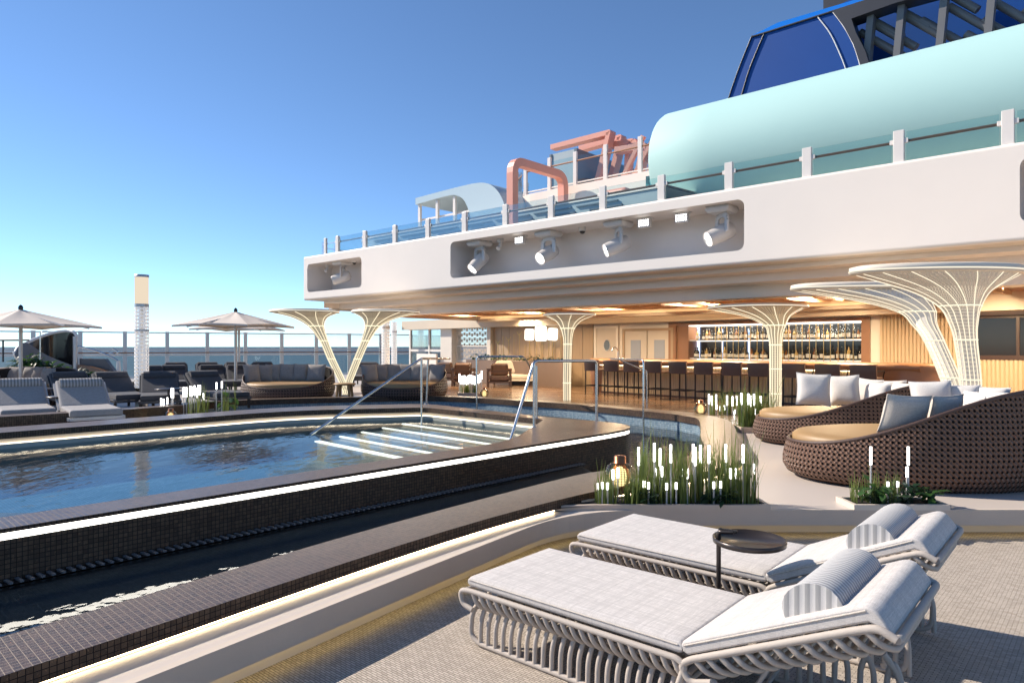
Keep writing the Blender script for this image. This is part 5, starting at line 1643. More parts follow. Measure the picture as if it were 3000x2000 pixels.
# ------------------------------------------------------------------ daybeds and pillows
def daybed(name_label, loc, a, b, rz, hf, hb, zs, wm, inset=0.90, arc=1.0, ang0=PI / 2):
    t = thing('daybed', name_label, 'daybed', loc, rz, 'round wicker daybeds with ochre cushions')
    n = 72
    def rim(th):
        f = (1 + math.cos(th - ang0)) / 2
        f = f ** arc
        f = f * f * (3 - 2 * f)
        return hf + (hb - hf) * f
    prof = [(inset * 0.93, 0.0), (inset * 0.97, 0.03), (0.97, 0.15), (1.0, 0.35), (1.0, 0.55), (0.985, 0.8), (0.965, 1.0)]
    mb = MB()
    rows = []
    per = [0.0]
    for j in range(1, n + 1):
        t0, t1 = 2 * PI * (j - 1) / n, 2 * PI * j / n
        per.append(per[-1] + math.hypot(a * (math.cos(t1) - math.cos(t0)), b * (math.sin(t1) - math.sin(t0))))
    for j in range(n + 1):
        th = 2 * PI * j / n
        h = rim(th)
        rows.append([(a * f * math.cos(th), b * f * math.sin(th), z * h) for f, z in prof])
    mb.grid(rows, uvf=lambda i, j: (per[i], prof[j][1] * rim(2 * PI * i / n)))
    mb.build('wicker_shell', wm, t)
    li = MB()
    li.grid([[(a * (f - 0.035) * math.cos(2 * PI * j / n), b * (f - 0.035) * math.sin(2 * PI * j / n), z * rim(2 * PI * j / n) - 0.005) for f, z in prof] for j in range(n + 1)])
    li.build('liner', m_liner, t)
    MB().tube([(a * 0.955 * math.cos(2 * PI * j / n), b * 0.955 * math.sin(2 * PI * j / n), rim(2 * PI * j / n)) for j in range(n)], 0.022, 7, True).build('rim', m_dwood if False else plain('wicker_rim', (0.075, 0.042, 0.032), 0.5, var=0.25, scale=40, bmp=0.5, bscale=90), t)
    cu = MB()
    prc = [(0.0, zs), (0.55, zs + 0.004), (0.80, zs - 0.004), (0.895, zs - 0.02), (0.925, zs - 0.055), (0.925, zs - 0.13), (0.90, zs - 0.20)]
    cu.grid([[(a * f * math.cos(2 * PI * j / n), b * f * math.sin(2 * PI * j / n), z) for f, z in prc[::-1]] for j in range(n + 1)])
    cu.build('cushion', m_ochre, t)
    return t
def pillow_mesh(w, h, th, seed, mat, label, loc, rot, group, M=None):
    r_ = random.Random(seed)
    n = 14
    ph = [r_.uniform(0, 6) for _ in range(4)]
    def pt(u, v, s_):
        e = (1 - abs(u) ** 3.2) * (1 - abs(v) ** 3.2)
        pin = 1 - 0.075 * (1 - abs(v) ** 2) * abs(u) ** 3
        pin2 = 1 - 0.075 * (1 - abs(u) ** 2) * abs(v) ** 3
        z = s_ * th / 2 * max(e, 0) ** 0.62 * (1 + 0.08 * math.sin(3 * u + ph[0]) * math.cos(4 * v + ph[1]))
        return (w / 2 * u * pin, z, h / 2 * v * pin2)
    ks = [-1 + 2 * i / n for i in range(n + 1)]
    mb = MB()
    mb.grid([[pt(u, v, 1) for v in ks] for u in ks])
    mb.grid([[pt(u, v, -1) for v in ks[::-1]] for u in ks])
    o = mb.build('pillow', mat)
    o.location = loc
    o.rotation_euler = rot
    tag(o, label, 'pillow', group)
    sm_ = MB()
    e = [pt(u, -1, 1) for u in ks] + [pt(1, v, 1) for v in ks[1:]] + [pt(u, 1, 1) for u in ks[::-1][1:]] + [pt(-1, v, 1) for v in ks[::-1][1:-1]]
    sm_.tube(e, 0.006, 5, True)
    sm_.build('seam', mat, o)
    return o
# near right daybeds: low side to the pool, high side away
# N2 first (behind), then N1 (front)
N1c, N2c = (4.64, 7.82), (5.22, 10.72)
daybed('nearest large round wicker daybed with a high curved back', (*N1c, ZP), 1.0, 1.47, R(-90 - 4), 0.42, 1.06, 0.535, m_wick, inset=0.92, arc=1.5, ang0=R(58))
daybed('second large wicker daybed, tucked between the lit columns and the nearest daybed', (*N2c, ZP), 0.92, 1.38, R(-90 - 6), 0.38, 0.95, 0.515, m_wick, inset=0.92, arc=1.5, ang0=R(66))
def on_px(px, py, y): p = dp(px, py, y); return (p.x, p.y, p.z)
GN = 'pale cushions on the near daybeds'
pil = [
    # px, py centre, depth, size w, h, thickness, yaw, lean, material, label
    (2383, 1140, 10.55, 0.50, 0.50, 0.20, 12, -14, m_pwhite, 'square pale pillow at the pool end of the second daybed'),
    (2472, 1143, 10.75, 0.46, 0.48, 0.20, 26, -14, m_pwhite, 'pale pillow second from the pool end on the second daybed'),
    (2540, 1150, 10.95, 0.44, 0.46, 0.22, 52, -12, m_pwhite, 'pale pillow third along on the second daybed, seen half edge on'),
    (2570, 1160, 10.55, 0.42, 0.44, 0.22, 62, -16, m_pwhite, 'pale pillow leaning forward in the middle of the second daybed'),
    (2612, 1144, 11.05, 0.42, 0.34, 0.20, 40, -20, m_pwhite, 'pale pillow near the far rim of the second daybed'),
    (2640, 1150, 10.80, 0.36, 0.32, 0.18, 70, -20, m_pwhite, 'last pale pillow at the back of the second daybed'),
    (2650, 1212, 7.18, 0.56, 0.42, 0.20, -14, 16, m_pshade_pip, 'pale pillow nearest the viewer on the nearest daybed, shade in its colour'),
    (2768, 1204, 7.30, 0.42, 0.36, 0.18, -18, 16, m_pshade_pip, 'shade toned pale pillow beside the nearest one on the same daybed rim'),
    (2728, 1156, 8.35, 0.46, 0.34, 0.20, 20, -16, m_pwhite, 'pale pillow at the far rim of the nearest daybed, before the column'),
    (2815, 1162, 8.30, 0.40, 0.30, 0.20, 34, -18, m_pwhite, 'pale pillow second along the far rim of the nearest daybed'),
    (2868, 1184, 7.95, 0.36, 0.30, 0.20, 58, -16, m_pwhite, 'pale pillow in the middle of the high back of the nearest daybed'),
    (2855, 1196, 7.55, 0.30, 0.28, 0.17, 96, -12, m_pwhite, 'small pale pillow tucked in front of the high back'),
    (2908, 1165, 8.10, 0.34, 0.26, 0.18, 52, -20, m_pwhite, 'pale pillow near the top of the high back of the nearest daybed'),
    (2925, 1182, 7.75, 0.34, 0.26, 0.18, 80, -16, m_pwhite, 'last pale pillow at the high end of the nearest daybed'),
]
for i, (px, py, y, w, h, th, yaw, lean, m_, lab) in enumerate(pil):
    pillow_mesh(w, h, th, i, m_, lab, on_px(px, py, y), (R(lean), R(random.Random(i).uniform(-5, 5)), R(-yaw)), GN)
# daybeds across the pool
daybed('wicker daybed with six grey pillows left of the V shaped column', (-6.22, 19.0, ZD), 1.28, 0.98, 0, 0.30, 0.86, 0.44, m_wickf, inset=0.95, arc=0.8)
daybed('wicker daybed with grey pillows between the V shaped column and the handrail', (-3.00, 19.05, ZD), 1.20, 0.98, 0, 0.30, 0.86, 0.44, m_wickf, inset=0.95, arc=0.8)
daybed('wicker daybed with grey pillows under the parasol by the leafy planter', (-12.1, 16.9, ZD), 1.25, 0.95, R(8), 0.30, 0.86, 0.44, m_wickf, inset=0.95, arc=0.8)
GF = 'grey pillows on the far daybeds'
def far_row(cx, pts, y0, nm):
    names = ['first', 'second', 'third', 'fourth', 'fifth', 'sixth', 'seventh']
    for i, (px, py, wpx, hpx, yaw, dy) in enumerate(pts):
        y = y0 + dy
        pillow_mesh(wpx * y / F, hpx * y / F, 0.20, i + 40, m_pgrey, '%s grey pillow from the outer end of the %s' % (names[i], nm), on_px(px, py, y), (R(-13), 0, R(-yaw)), GF)
far_row(-6.2, [(738, 1094, 50, 56, -48, -0.1), (775, 1094, 48, 54, -25, 0.35), (800, 1092, 46, 52, -8, 0.5), (842, 1091, 50, 52, 0, 0.55), (881, 1091, 46, 52, 6, 0.5), (926, 1092, 58, 52, 12, 0.3)], 19.2, 'daybed by the umbrella pole')
far_row(-3.0, [(1083, 1093, 54, 54, -40, 0.0), (1115, 1092, 46, 52, -22, 0.4), (1154, 1091, 48, 52, -8, 0.55), (1188, 1091, 42, 52, 0, 0.55), (1222, 1091, 44, 52, 10, 0.5), (1248, 1092, 40, 52, 18, 0.4), (1280, 1092, 54, 52, 32, 0.15)], 19.2, 'daybed beside the handrail')
far_row(-12, [(2, 1098, 50, 48, 0, 0.5), (46, 1098, 52, 50, 8, 0.45), (88, 1098, 48, 50, 12, 0.35), (112, 1098, 46, 50, 16, 0.3), (140, 1102, 58, 50, 26, 0.0)], 17.1, 'daybed by the leafy planter')

# ------------------------------------------------------------------ steel handrails
def hand(name_label, paths, posts):
    t = thing('handrail', name_label, 'handrail', (0, 0, 0), 0, 'steel handrails at the pool steps')
    for p in paths: MB().tube(bend(p, 0.07, 5), 0.021, 10).build('rail_tube', m_steel, t)
    for a, b in posts:
        o = MB().tube([a, b], 0.020, 10).build('post', m_steel, t)
        MB().lathe([(0.045, 0.0), (0.045, 0.006), (0.022, 0.012)], c=tuple(a), n=14).build('flange', m_steel, o)
    return t
hand('steel handrail sloping into the pool from the far end of the steps', [[(-3.09, 10.46, 0.40), (-1.59, 12.0, 1.54), (-1.33, 14.6, 1.49)]], [((-1.59, 12.0, 0.30), (-1.59, 12.0, 1.54)), ((-1.66, 13.25, ZC), (-1.62, 13.2, 1.52))])
hand('steel handrail sloping into the pool from the near end of the steps', [[(-0.045, 9.09, 0.42), (0.307, 9.45, 1.55), (1.27, 10.25, 1.535), (1.27, 10.25, ZC)]], [((0.307, 9.45, ZC), (0.307, 9.45, 1.53)), ((0.38, 10.6, ZC), (0.38, 10.6, 1.45))])
hand('steel handrail on the outer side of the channel before the sofa', [[(-0.80, 15.5, -0.1), (-0.80, 15.5, 1.525), (0.28, 15.6, 1.525), (0.55, 16.4, 1.05)]], [])
hand('steel handrail rising from the channel in front of the bar stools', [[(2.62, 13.6, 0.0), (2.62, 13.6, 1.485), (2.17, 15.0, 1.48)]], [((2.92, 14.75, 0.33), (2.90, 14.7, 1.22))])
o = MB().tube([(2.30, 14.6, 1.47), (2.90, 14.7, 1.22)], 0.019, 8).build('brace_rail', m_steel)
hr = [x for x in C.objects if x.name.startswith('handrail') and x.get('label', '').startswith('steel handrail rising')][0]
o.parent = hr
# ------------------------------------------------------------------ bar counter and stools
BO = Vector((2.9, 20.8, 0)); BANG = math.atan2(-0.741, 0.671)
bar = thing('bar_counter', 'long bar with ribbed wooden front and orange leather top', 'bar', BO, BANG)
mb = MB()
x = -0.25; ys = []
while x < 8.2:
    for k in range(5):
        a = PI * k / 4
        ys.append((x + 0.075 * (0.5 - 0.5 * math.cos(a)), 0.06 - 0.04 * math.sin(a)))
    x += 0.075
mb.grid([[(p[0], p[1], ZD), (p[0], p[1], 1.20)] for p in ys])
mb.build('ribbed_front', m_rib, bar)
MB().box(-0.25, 8.2, -0.02, 0.05, ZD, ZD + 0.06).build('kick_plate', m_dwood, bar)
MB().box(-0.3, 8.3, 0.0, 0.03, 1.185, 1.20).build('light_strip', e_cove, bar)
tp = MB()
sec = [(-0.10, 1.21), (-0.16, 1.25), (-0.17, 1.31), (-0.14, 1.365), (-0.06, 1.385), (0.65, 1.385), (0.65, 1.21)]
tp.grid([[(x, y, z) for y, z in sec + [sec[0]]] for x in (-0.55, 2, 4, 6, 8.6)])
tp.build('bar_top', m_bark, bar)
en = MB()
en.lathe([(0.80, 0.0), (0.86, 0.35), (0.86, 0.75), (0.83, 0.92), (0.86, 1.0), (0.82, 1.05), (0, 1.05)], c=(8.25, 0.45, ZD), n=40, ex=1.0, ey=0.72)
en.build('rounded_end', m_bark, bar)
en = MB()
en.lathe([(0.36, 0.0), (0.44, 0.3), (0.46, 0.6), (0.42, 0.9), (0.44, 1.05), (0, 1.055)], c=(-0.45, 0.42, ZD), n=32)
en.build('rounded_end', m_bark, bar)
fa = MB(); fa.tube(bend([(0.1, 0.4, 1.385), (0.1, 0.4, 1.66), (0.1, 0.25, 1.74), (0.1, 0.12, 1.66), (0.1, 0.12, 1.60)], 0.08, 5), 0.022, 8)
tp_ = fa.build('tap', m_steel); tp_.location = BO; tp_.rotation_euler = (0, 0, BANG)
tag(tp_, 'curved steel tap standing on the far end of the bar', 'tap')
def make_stool(label, loc):
    t = thing('bar_stool', label, 'bar stool', loc, BANG, 'dark leather bar stools along the counter')
    w = 0.27
    st_ = MB(); rounded_slab(st_, -w + 0.02, w - 0.02, -0.20, 0.24, 0.70, 0.76, 0.025); st_.build('seat', m_brown, t)
    bk = MB()
    rows = []
    for k in range(9):
        u = -1 + 2 * k / 8
        yy = -0.235 - 0.035 * (1 - u * u)
        rows.append([(w * u, yy, 0.70), (w * u, yy - 0.012, 0.85), (w * u, yy - 0.03, 1.0), (w * u, yy - 0.022, 1.035), (w * u, yy + 0.02, 1.035), (w * u, yy + 0.035, 1.0), (w * u, yy + 0.03, 0.80), (w * u, yy + 0.03, 0.70), (w * u, yy, 0.70)])
    bk.grid(rows); bk.add(rows[0][:-1], [tuple(range(8))]); bk.add(rows[-1][:-1], [tuple(range(8))[::-1]])
    bk.build('backrest', m_brown, t)
    for sx in (-1, 1):
        for y in (-0.22, 0.22):
            MB().bar((sx * (w - 0.02), y, 0.0), (sx * (w - 0.03), y, 0.71), 0.026, 0.026).build('leg', m_black, t)
        MB().tube(bend([(sx * (w - 0.01), -0.22, 0.90), (sx * (w + 0.015), 0.18, 0.90), (sx * (w - 0.03), 0.2, 0.72)], 0.05, 3), 0.014, 6).build('armrest', m_black, t)
    fr_ = MB()
    for a, b in (((-1, -1), (1, -1)), ((-1, 1), (1, 1)), ((-1, -1), (-1, 1)), ((1, -1), (1, 1))):
        fr_.bar((a[0] * (w - 0.02), a[1] * 0.22, 0.26), (b[0] * (w - 0.02), b[1] * 0.22, 0.26), 0.022, 0.03)
    fr_.build('footrest', m_black, t)
    return t
nth = ['first', 'second', 'third', 'fourth', 'fifth', 'sixth', 'seventh', 'eighth', 'ninth', 'tenth', 'eleventh']
eb = Vector((0.671, -0.741, 0)); mbv = Vector((0.741, 0.671, 0))
s0 = None
pxs = [1748, 1805, 1864, 1928, 2000, 2075, 2157, 2236, 2338, 2437, 2541]
for i, px in enumerate(pxs):
    b_ = BO - mbv * 0.52
    r_ = (px - 1500) / F
    s_ = (b_.y * r_ - b_.x) / (0.671 + 0.741 * r_)
    p = b_ + eb * s_
    lab = '%s dark leather bar stool counting from the tap end' % nth[i]
    if s0 is None: s0 = make_stool(lab, (p.x, p.y, ZD))
    else: dup(s0, (p.x, p.y, ZD), None, lab)
# bottles on the two shelves
br = random.Random(21)
bm_dark = plain('bottle_dark', (0.012, 0.014, 0.010), 0.12, var=0.3, scale=20)
bm_amber = plain('bottle_amber', (0.16, 0.06, 0.015), 0.12, var=0.3, scale=20)
bm_clear = glassy('bottle_clear', (0.72, 0.78, 0.78), 0.14)
bm_gold = plain('bottle_gold', (0.40, 0.28, 0.10), 0.15, var=0.3, scale=20)
bm_lab = plain('bottle_label', (0.6, 0.57, 0.5), 0.6, var=0.2, scale=40)
def bottle_proto(kind, h, r):
    mat_ = {'dark': bm_dark, 'amber': bm_amber, 'clear': bm_clear, 'pale gold': bm_gold}[kind]
    mb = MB()
    mb.lathe([(r, 0), (r, h * 0.56), (r * 0.85, h * 0.64), (r * 0.32, h * 0.74), (r * 0.30, h * 0.97), (r * 0.36, h)], n=10)
    mb.lathe([(r * 1.01, h * 0.14), (r * 1.01, h * 0.42)], n=10, mi=1)
    mb.lathe([(r * 0.38, h * 0.90), (r * 0.38, h * 1.01), (0, h * 1.01)], n=8, mi=2)
    return mb.build('bottle', [mat_, bm_lab, bm_dark])
protos = {}
cr, sr = math.cos(WANG), math.sin(WANG)
for zi, zz in enumerate((1.385, 1.955)):
    x = 1.3 + 0.05 * zi
    while x < 6.33:
        kind = br.choice(['dark', 'dark', 'amber', 'clear', 'clear', 'pale gold'])
        h = br.choice([0.29, 0.34, 0.39]); r = br.choice([0.038, 0.046, 0.055])
        key = (kind, h, r)
        lx, ly = x, 0.20 + br.uniform(-0.05, 0.08)
        loc = (WO.x + cr * lx - sr * ly, WO.y + sr * lx + cr * ly, zz)
        if key not in protos:
            protos[key] = bottle_proto(*key); o = protos[key]
        else:
            o = protos[key].copy(); C.objects.link(o)
        o.location = loc
        sh_n = 'upper' if zi else 'lower'
        tag(o, '%s glass bottle on the %s lit shelf behind the bar' % (kind, sh_n), 'bottle', '%s bottles on the %s bar shelf' % (kind, sh_n))
        x += br.uniform(0.08, 0.125)

# ------------------------------------------------------------------ lounge by the bar
sofa = thing('sofa', 'cream two seat sofa with a dark wooden frame beyond the handrails', 'sofa', (*at(1548, 1128, ZD)[:2], ZD), R(-14))
mb = MB(); rounded_slab(mb, -1.35, 1.30, -0.35, 0.40, 0.24, 0.40, 0.05); mb.build('seat', m_beige, sofa)
for x0, x1 in ((-1.35, -0.02), (0.02, 1.30)):
    mb = MB(); rounded_slab(mb, x0, x1, -0.13, 0.13, 0, 0.50, 0.09)
    mb.xf(Matrix.Translation((0, 0.35, 0.40)) @ Matrix.Rotation(R(-14), 4, 'X')); mb.build('back_cushion', m_lgrey if False else plain('sofa_linen', (0.42, 0.36, 0.30), 0.9, var=0.2, scale=60), sofa)
mb = MB(); mb.box(-1.42, 1.36, -0.38, 0.46, 0.17, 0.235); mb.build('frame', m_beige, sofa)
for sx in (-1.42, 1.36):
    mb = MB(); mb.box(sx - 0.03, sx + 0.03, -0.42, 0.46, 0.56, 0.61); mb.box(sx - 0.03, sx + 0.03, -0.42, -0.36, 0, 0.56); mb.box(sx - 0.03, sx + 0.03, 0.40, 0.46, 0, 0.56); mb.build('arm', m_dwood, sofa)
def armchair(px, py, rz, label):
    p = at(px, py, ZD)
    t = thing('armchair', label, 'armchair', (p.x, p.y, ZD), rz, 'dark wooden armchairs in the lounge')
    mb = MB(); rounded_slab(mb, -0.34, 0.34, -0.34, 0.34, 0.22, 0.42, 0.05); mb.build('seat', m_brown, t)
    mb = MB(); rounded_slab(mb, -0.30, 0.30, -0.08, 0.08, 0, 0.42, 0.06); mb.xf(Matrix.Translation((0, -0.27, 0.42)) @ Matrix.Rotation(R(10), 4, 'X')); mb.build('back_cushion', m_brown, t)
    mb = MB()
    cpath = bend([(-0.42, 0.36, 0.60), (-0.42, -0.36, 0.60), (0.42, -0.36, 0.60), (0.42, 0.36, 0.60)], 0.15, 5)
    for i in range(len(cpath) - 1): mb.bar(cpath[i], cpath[i + 1], 0.04, 0.11)
    mb.build('arm_rail', m_dwood, t)
    for sx in (-0.40, 0.40):
        for sy in (-0.33, 0.33): MB().bar((sx, sy, 0), (sx, sy, 0.58), 0.045, 0.045).build('leg', m_dwood, t)
    mb = MB(); mb.box(-0.40, 0.40, -0.36, 0.36, 0.15, 0.215); mb.build('frame', m_dwood, t)
    return t
armchair(1462, 1133, R(4), 'dark wooden armchair facing the sofa, seen from behind')
armchair(1360, 1130, R(-3), 'dark wooden armchair with a grey cushion beside the far daybed')
armchair(1318, 1124, R(-30), 'dark wooden armchair half hidden behind the far daybed')
ct = thing('coffee_table', 'round pale coffee table between the armchairs and the sofa', 'coffee table', (*at(1415, 1118, ZD)[:2], ZD))
MB().lathe([(0.5, 0.36), (0.52, 0.38), (0.5, 0.40), (0, 0.40)], n=32).build('table_top', m_beige, ct)
MB().lathe([(0.12, 0), (0.10, 0.36)], n=16).build('pedestal', m_beige, ct)
lb = thing('planter_wall', 'dark planter wall with small green plants behind the sofa', 'planter', WO, WANG)
MB().box(-8.3, -2.9, -1.5, -1.1, ZD, 1.22).build('box', plain('planter_brown', (0.14, 0.10, 0.08), 0.5), lb)
for i in range(14):
    lx = -8.0 + i * 0.38
    loc = (WO.x + cr * lx - sr * -1.3, WO.y + sr * lx + cr * -1.3, 1.20)
    leafy(loc, 0.20 + 0.1 * br.random(), 0.16, 12, 0.13, 0.045, 'small green plant in the dark planter wall behind the sofa', m_leaf_d, 'plants in the planter wall')
fl = thing('floor_lamp', 'floor lamp with three glowing square lantern shades in the lounge', 'lamp', (*at(1608, 1125, ZD)[:2], ZD))
fy = at(1608, 1125, ZD).y
for px, py, w, h, dyy, rot in ((1551, 980, 27, 34, 0.0, 3), (1585, 977, 34, 44, -0.25, -6), (1619, 979, 27, 36, 0.15, 10)):
    y = fy + dyy
    p = dp(px, py, y)
    s = MB(); s.obox((0, 0, 0), w / 2 * y / F, 0.16, h / 2 * y / F)
    o = s.build('shade', e_shade, fl, bevel=0.07, seg=4)
    o.location = (p.x - fl.location.x, dyy, p.z - ZD); o.rotation_euler = (0, R(rot * 0.4), R(rot))
    MB().tube([(p.x - fl.location.x, dyy, 0.0), (p.x - fl.location.x, dyy, p.z - ZD - h / 2 * y / F)], 0.014, 6).build('stem', m_gold, fl)
MB().lathe([(0.30, 0), (0.30, 0.03), (0, 0.035)], n=24).build('foot', m_gold, fl)
# small lit planter at the lounge edge
q = at(1378, 1160, ZD)
sp2 = thing('planter', 'small dark planter with white light stakes at the lounge edge', 'planter', (q.x, q.y + 0.1, ZD))
MB().box(-0.36, 0.36, -0.2, 0.2, 0, 0.10).build('box', m_stone_g, sp2)
grass_patch(160, (q.x - 0.32, q.x + 0.32, q.y - 0.05, q.y + 0.25), ZD + 0.09, 0.12, 0.32, 0.012)
for i in range(14):
    h = br.uniform(0.45, 0.66)
    stake((q.x - 0.32 + 0.64 * i / 13, q.y + br.uniform(0, 0.2), ZD + 0.09), h, 0.24, 'slim white light stake in the small planter at the lounge edge', 'light stakes at the lounge edge', 0.018)
# ------------------------------------------------------------------ windscreen along the ship's side
ws_ = thing('windscreen', 'tall glass windscreen with pale posts along the ship side', 'railing')
ang = math.atan2(railv.y, railv.x)
Mz = Matrix.Rotation(ang, 3, 'Z')
for i in range(-6, 10):
    p = railp(i)
    MB().obox((p.x, p.y, ZD + 1.065), 0.085, 0.06, 1.065, Mz).build('post', m_steel_w, ws_)
    if i < 9:
        q = railp(i + 1)
        mid = (p + q) / 2; hl = (q - p).length / 2
        for nm, z, h in (('top_rail', ZD + 2.08, 0.03), ('middle_rail', ZD + 1.27, 0.03), ('lower_rail', ZD + 1.02, 0.035)):
            MB().obox((mid.x, mid.y, z), hl - 0.09, 0.03, h, Mz).build(nm, m_steel_w if nm != 'lower_rail' else m_post, ws_)
        MB().obox((mid.x, mid.y, ZD + 1.68), hl - 0.09, 0.006, 0.36, Mz).build('upper_pane', g_scr, ws_)
        MB().obox((mid.x, mid.y, ZD + 0.53), hl - 0.09, 0.006, 0.45, Mz).build('lower_pane', g_rail, ws_)
        MB().tube([(p.x + 0.03, p.y - 0.12, ZD + 1.13), (q.x + 0.03, q.y - 0.12, ZD + 1.13)], 0.028, 8).build('handrail', m_rail, ws_)
# ------------------------------------------------------------------ parasols
def parasol(loc, hw, zt, ze, rz, label):
    t = thing('parasol', label, 'parasol', loc, rz, 'greige square parasols on the deck')
    zt -= loc[2]; ze -= loc[2]
    mb = MB()
    n = 12
    rows = []
    for j in range(8 * n + 1):
        a = 2 * PI * j / (8 * n)
        k = int(a / (PI / 2)) % 4
        al = (a % (PI / 2)) - PI / 4
        re = hw / math.cos(al) * 0.98                      # square outline, corner at 45 degrees
        al8 = (a % (PI / 4)) - PI / 8
        sag = 0.10 * (math.cos(al8 * 4) ** 2)
        row = []
        for f in (0.02, 0.15, 0.35, 0.6, 0.85, 1.0):
            z = zt + (ze - zt) * (f ** 0.92) * (re / hw) ** 0.0 - (0.05 * f * f) * (re / hw - 1) / 0.41 + 0.0
            row.append((re * f * math.cos(a), re * f * math.sin(a), z - sag * f * (1 - f)))
        row.append((re * 1.0 * math.cos(a), re * 1.0 * math.sin(a), row[-1][2] - 0.05))
        rows.append(row)
    mb.grid(rows, sm=False)
    mb.build('canopy', m_umb, t)
    for k in range(8):
        a = 2 * PI * k / 8
        re = hw * (1.41 if k % 2 else 1.0) * 0.96
        MB().bar((0.05 * math.cos(a), 0.05 * math.sin(a), zt - 0.12), (re * math.cos(a), re * math.sin(a), ze - (0.06 if k % 2 else 0.02)), 0.025, 0.035).build('rib', m_steel_w, t)
    MB().tube([(0, 0, 0), (0, 0, zt - 0.02)], 0.045, 12).build('pole', m_steel_w, t)
    MB().lathe([(0.05, 0.0), (0.06, 0.05), (0.045, 0.10), (0.0, 0.14)], c=(0, 0, zt - 0.02), n=14).build('finial', m_dgl, t)
    MB().lathe([(0.32, 0), (0.32, 0.05), (0.08, 0.09)], n=28).build('base', m_steel_w, t)
    return t
parasol((-12.45, 17.3, ZD), 1.30, 2.70, 2.31, R(20), 'parasol at the picture edge above the leafy planter and daybed')
parasol((-8.5, 21.0, ZD), 1.28, 2.83, 2.43, R(32), 'front parasol whose pole stands beside the six pillow daybed')
parasol((-10.6, 26.5, ZD), 1.30, 2.86, 2.46, R(38), 'rear parasol half hidden behind the front parasol')
# ------------------------------------------------------------------ far loungers
def far_lounger(loc, rz, label, pale=False):
    t = thing('sun_lounger', label, 'sun lounger', loc, rz, 'grey sun loungers across the pool')
    cm_ = m_lgrey if pale else m_navy
    w = 0.38
    mb = MB(); rounded_slab(mb, -w, w, -1.15, 0.0, 0.26, 0.38, 0.03); mb.build('seat_cushion', cm_, t)
    M = Matrix.Translation((0, 0.0, 0.28)) @ Matrix.Rotation(R(33), 4, 'X')
    mb = MB(); rounded_slab(mb, -w, w, 0.0, 0.82, 0.0, 0.10, 0.03); mb.xf(M); mb.build('back_cushion', cm_, t)
    mb = MB()
    pr = [(0.60, 0.09)] + [(0.70 - 0.11 * math.cos(PI * j / 8), 0.10 + 0.085 * math.sin(PI * j / 8)) for j in range(9)]
    hw_ = w - 0.05
    mb.grid([[(x, p[0], p[1]) for p in pr] for x in [-hw_ + 2 * hw_ * k / 6 for k in range(7)]])
    for x in (-hw_, hw_): mb.add([(x, p[0], p[1]) for p in pr], [tuple(range(len(pr)))])
    mb.xf(M); mb.build('headrest', striped('headrest_rows', (0.42, 0.41, 0.40), (0.19, 0.185, 0.185), 0, 0.05) if pale else m_navy, t)
    mb = MB()
    for sx in (-1, 1):
        mb.bar((sx * (w + 0.015), -1.17, 0.235), (sx * (w + 0.015), 0.62, 0.235), 0.035, 0.05)
        a = M @ Vector((sx * (w + 0.015), 0.02, -0.01)); b = M @ Vector((sx * (w + 0.015), 0.84, -0.01)); mb.bar(a, b, 0.035, 0.05)
    mb.bar((-w, -1.17, 0.235), (w, -1.17, 0.235), 0.05, 0.05); mb.bar((-w, 0.62, 0.235), (w, 0.62, 0.235), 0.05, 0.05)
    mb.build('frame', m_steel_w if pale else m_dark, t)
    for sx in (-1, 1):
        for y in (-1.1, 0.55): MB().bar((sx * w, y, 0), (sx * w, y, 0.22), 0.05, 0.05).build('leg', m_black, t)
        MB().bar(M @ Vector((sx * (w - 0.05), 0.55, -0.02)), (sx * (w - 0.05), 0.58, 0.25), 0.025, 0.025).build('prop_bar', m_dark, t)
    return t
fpale = far_lounger((-7.62, 12.2, ZD), R(40), 'pale grey lounger with striped headrest beside the lamp column', True)
dup(fpale, (-8.78, 12.25, ZD), R(40), 'pale grey lounger with striped headrest cut by the picture edge')
# dark row: hinge line points
fd = far_lounger((-10.0, 15.6, ZD), R(44), 'charcoal lounger behind the pale lounger, next to the leafy planter')
spots = [(-9.05, 15.7, 46, 'charcoal lounger between the leafy planter and the lamp column'), (-12.0, 15.4, 40, 'charcoal lounger at the picture edge in front of a daybed'),
         (-8.05, 15.6, 28, 'charcoal lounger just past the lamp column'), (-7.15, 16.3, 46, 'charcoal lounger behind the amber lantern and light stakes'),
         (-11.1, 20.9, 28, 'charcoal lounger in the shadow behind the lamp column'), (-10.6, 21.4, 28, 'charcoal lounger of the middle row next to the lamp column'), (-9.55, 21.8, 28, 'charcoal lounger in the middle of the middle row'), (-8.75, 22.0, 28, 'charcoal lounger of the middle row by the parasol pole'),
         (-12.4, 25.2, 28, 'charcoal lounger of the back row next to the lamp column'), (-11.3, 25.4, 28, 'charcoal lounger of the back row, second from the lamp column'), (-10.3, 25.6, 28, 'charcoal lounger of the back row, third from the lamp column'), (-9.35, 25.8, 28, 'charcoal lounger of the back row behind the parasol pole'),
         (-8.0, 21.2, -60, 'charcoal lounger turned sideways beside the parasol pole'), (-5.4, 25.4, 8, 'charcoal lounger glimpsed behind the V shaped column')]
for x, y, a, lab in spots: dup(fd, (x, y, ZD), R(a), lab)
def low_table(x, y, label):
    t = thing('side_table', label, 'side table', (x, y, ZD), 0, 'thin black side tables by the far loungers')
    MB().lathe([(0.0, 0.50), (0.26, 0.50), (0.27, 0.51), (0.26, 0.525), (0, 0.525)], n=28).build('table_top', m_tray, t)
    MB().tube([(0, 0, 0), (0, 0, 0.5)], 0.02, 8).build('pole', m_black, t)
    MB().lathe([(0.17, 0), (0.17, 0.012), (0, 0.015)], n=20).build('foot', m_black, t)
low_table(-8.15, 12.4, 'thin black side table between the two pale loungers')
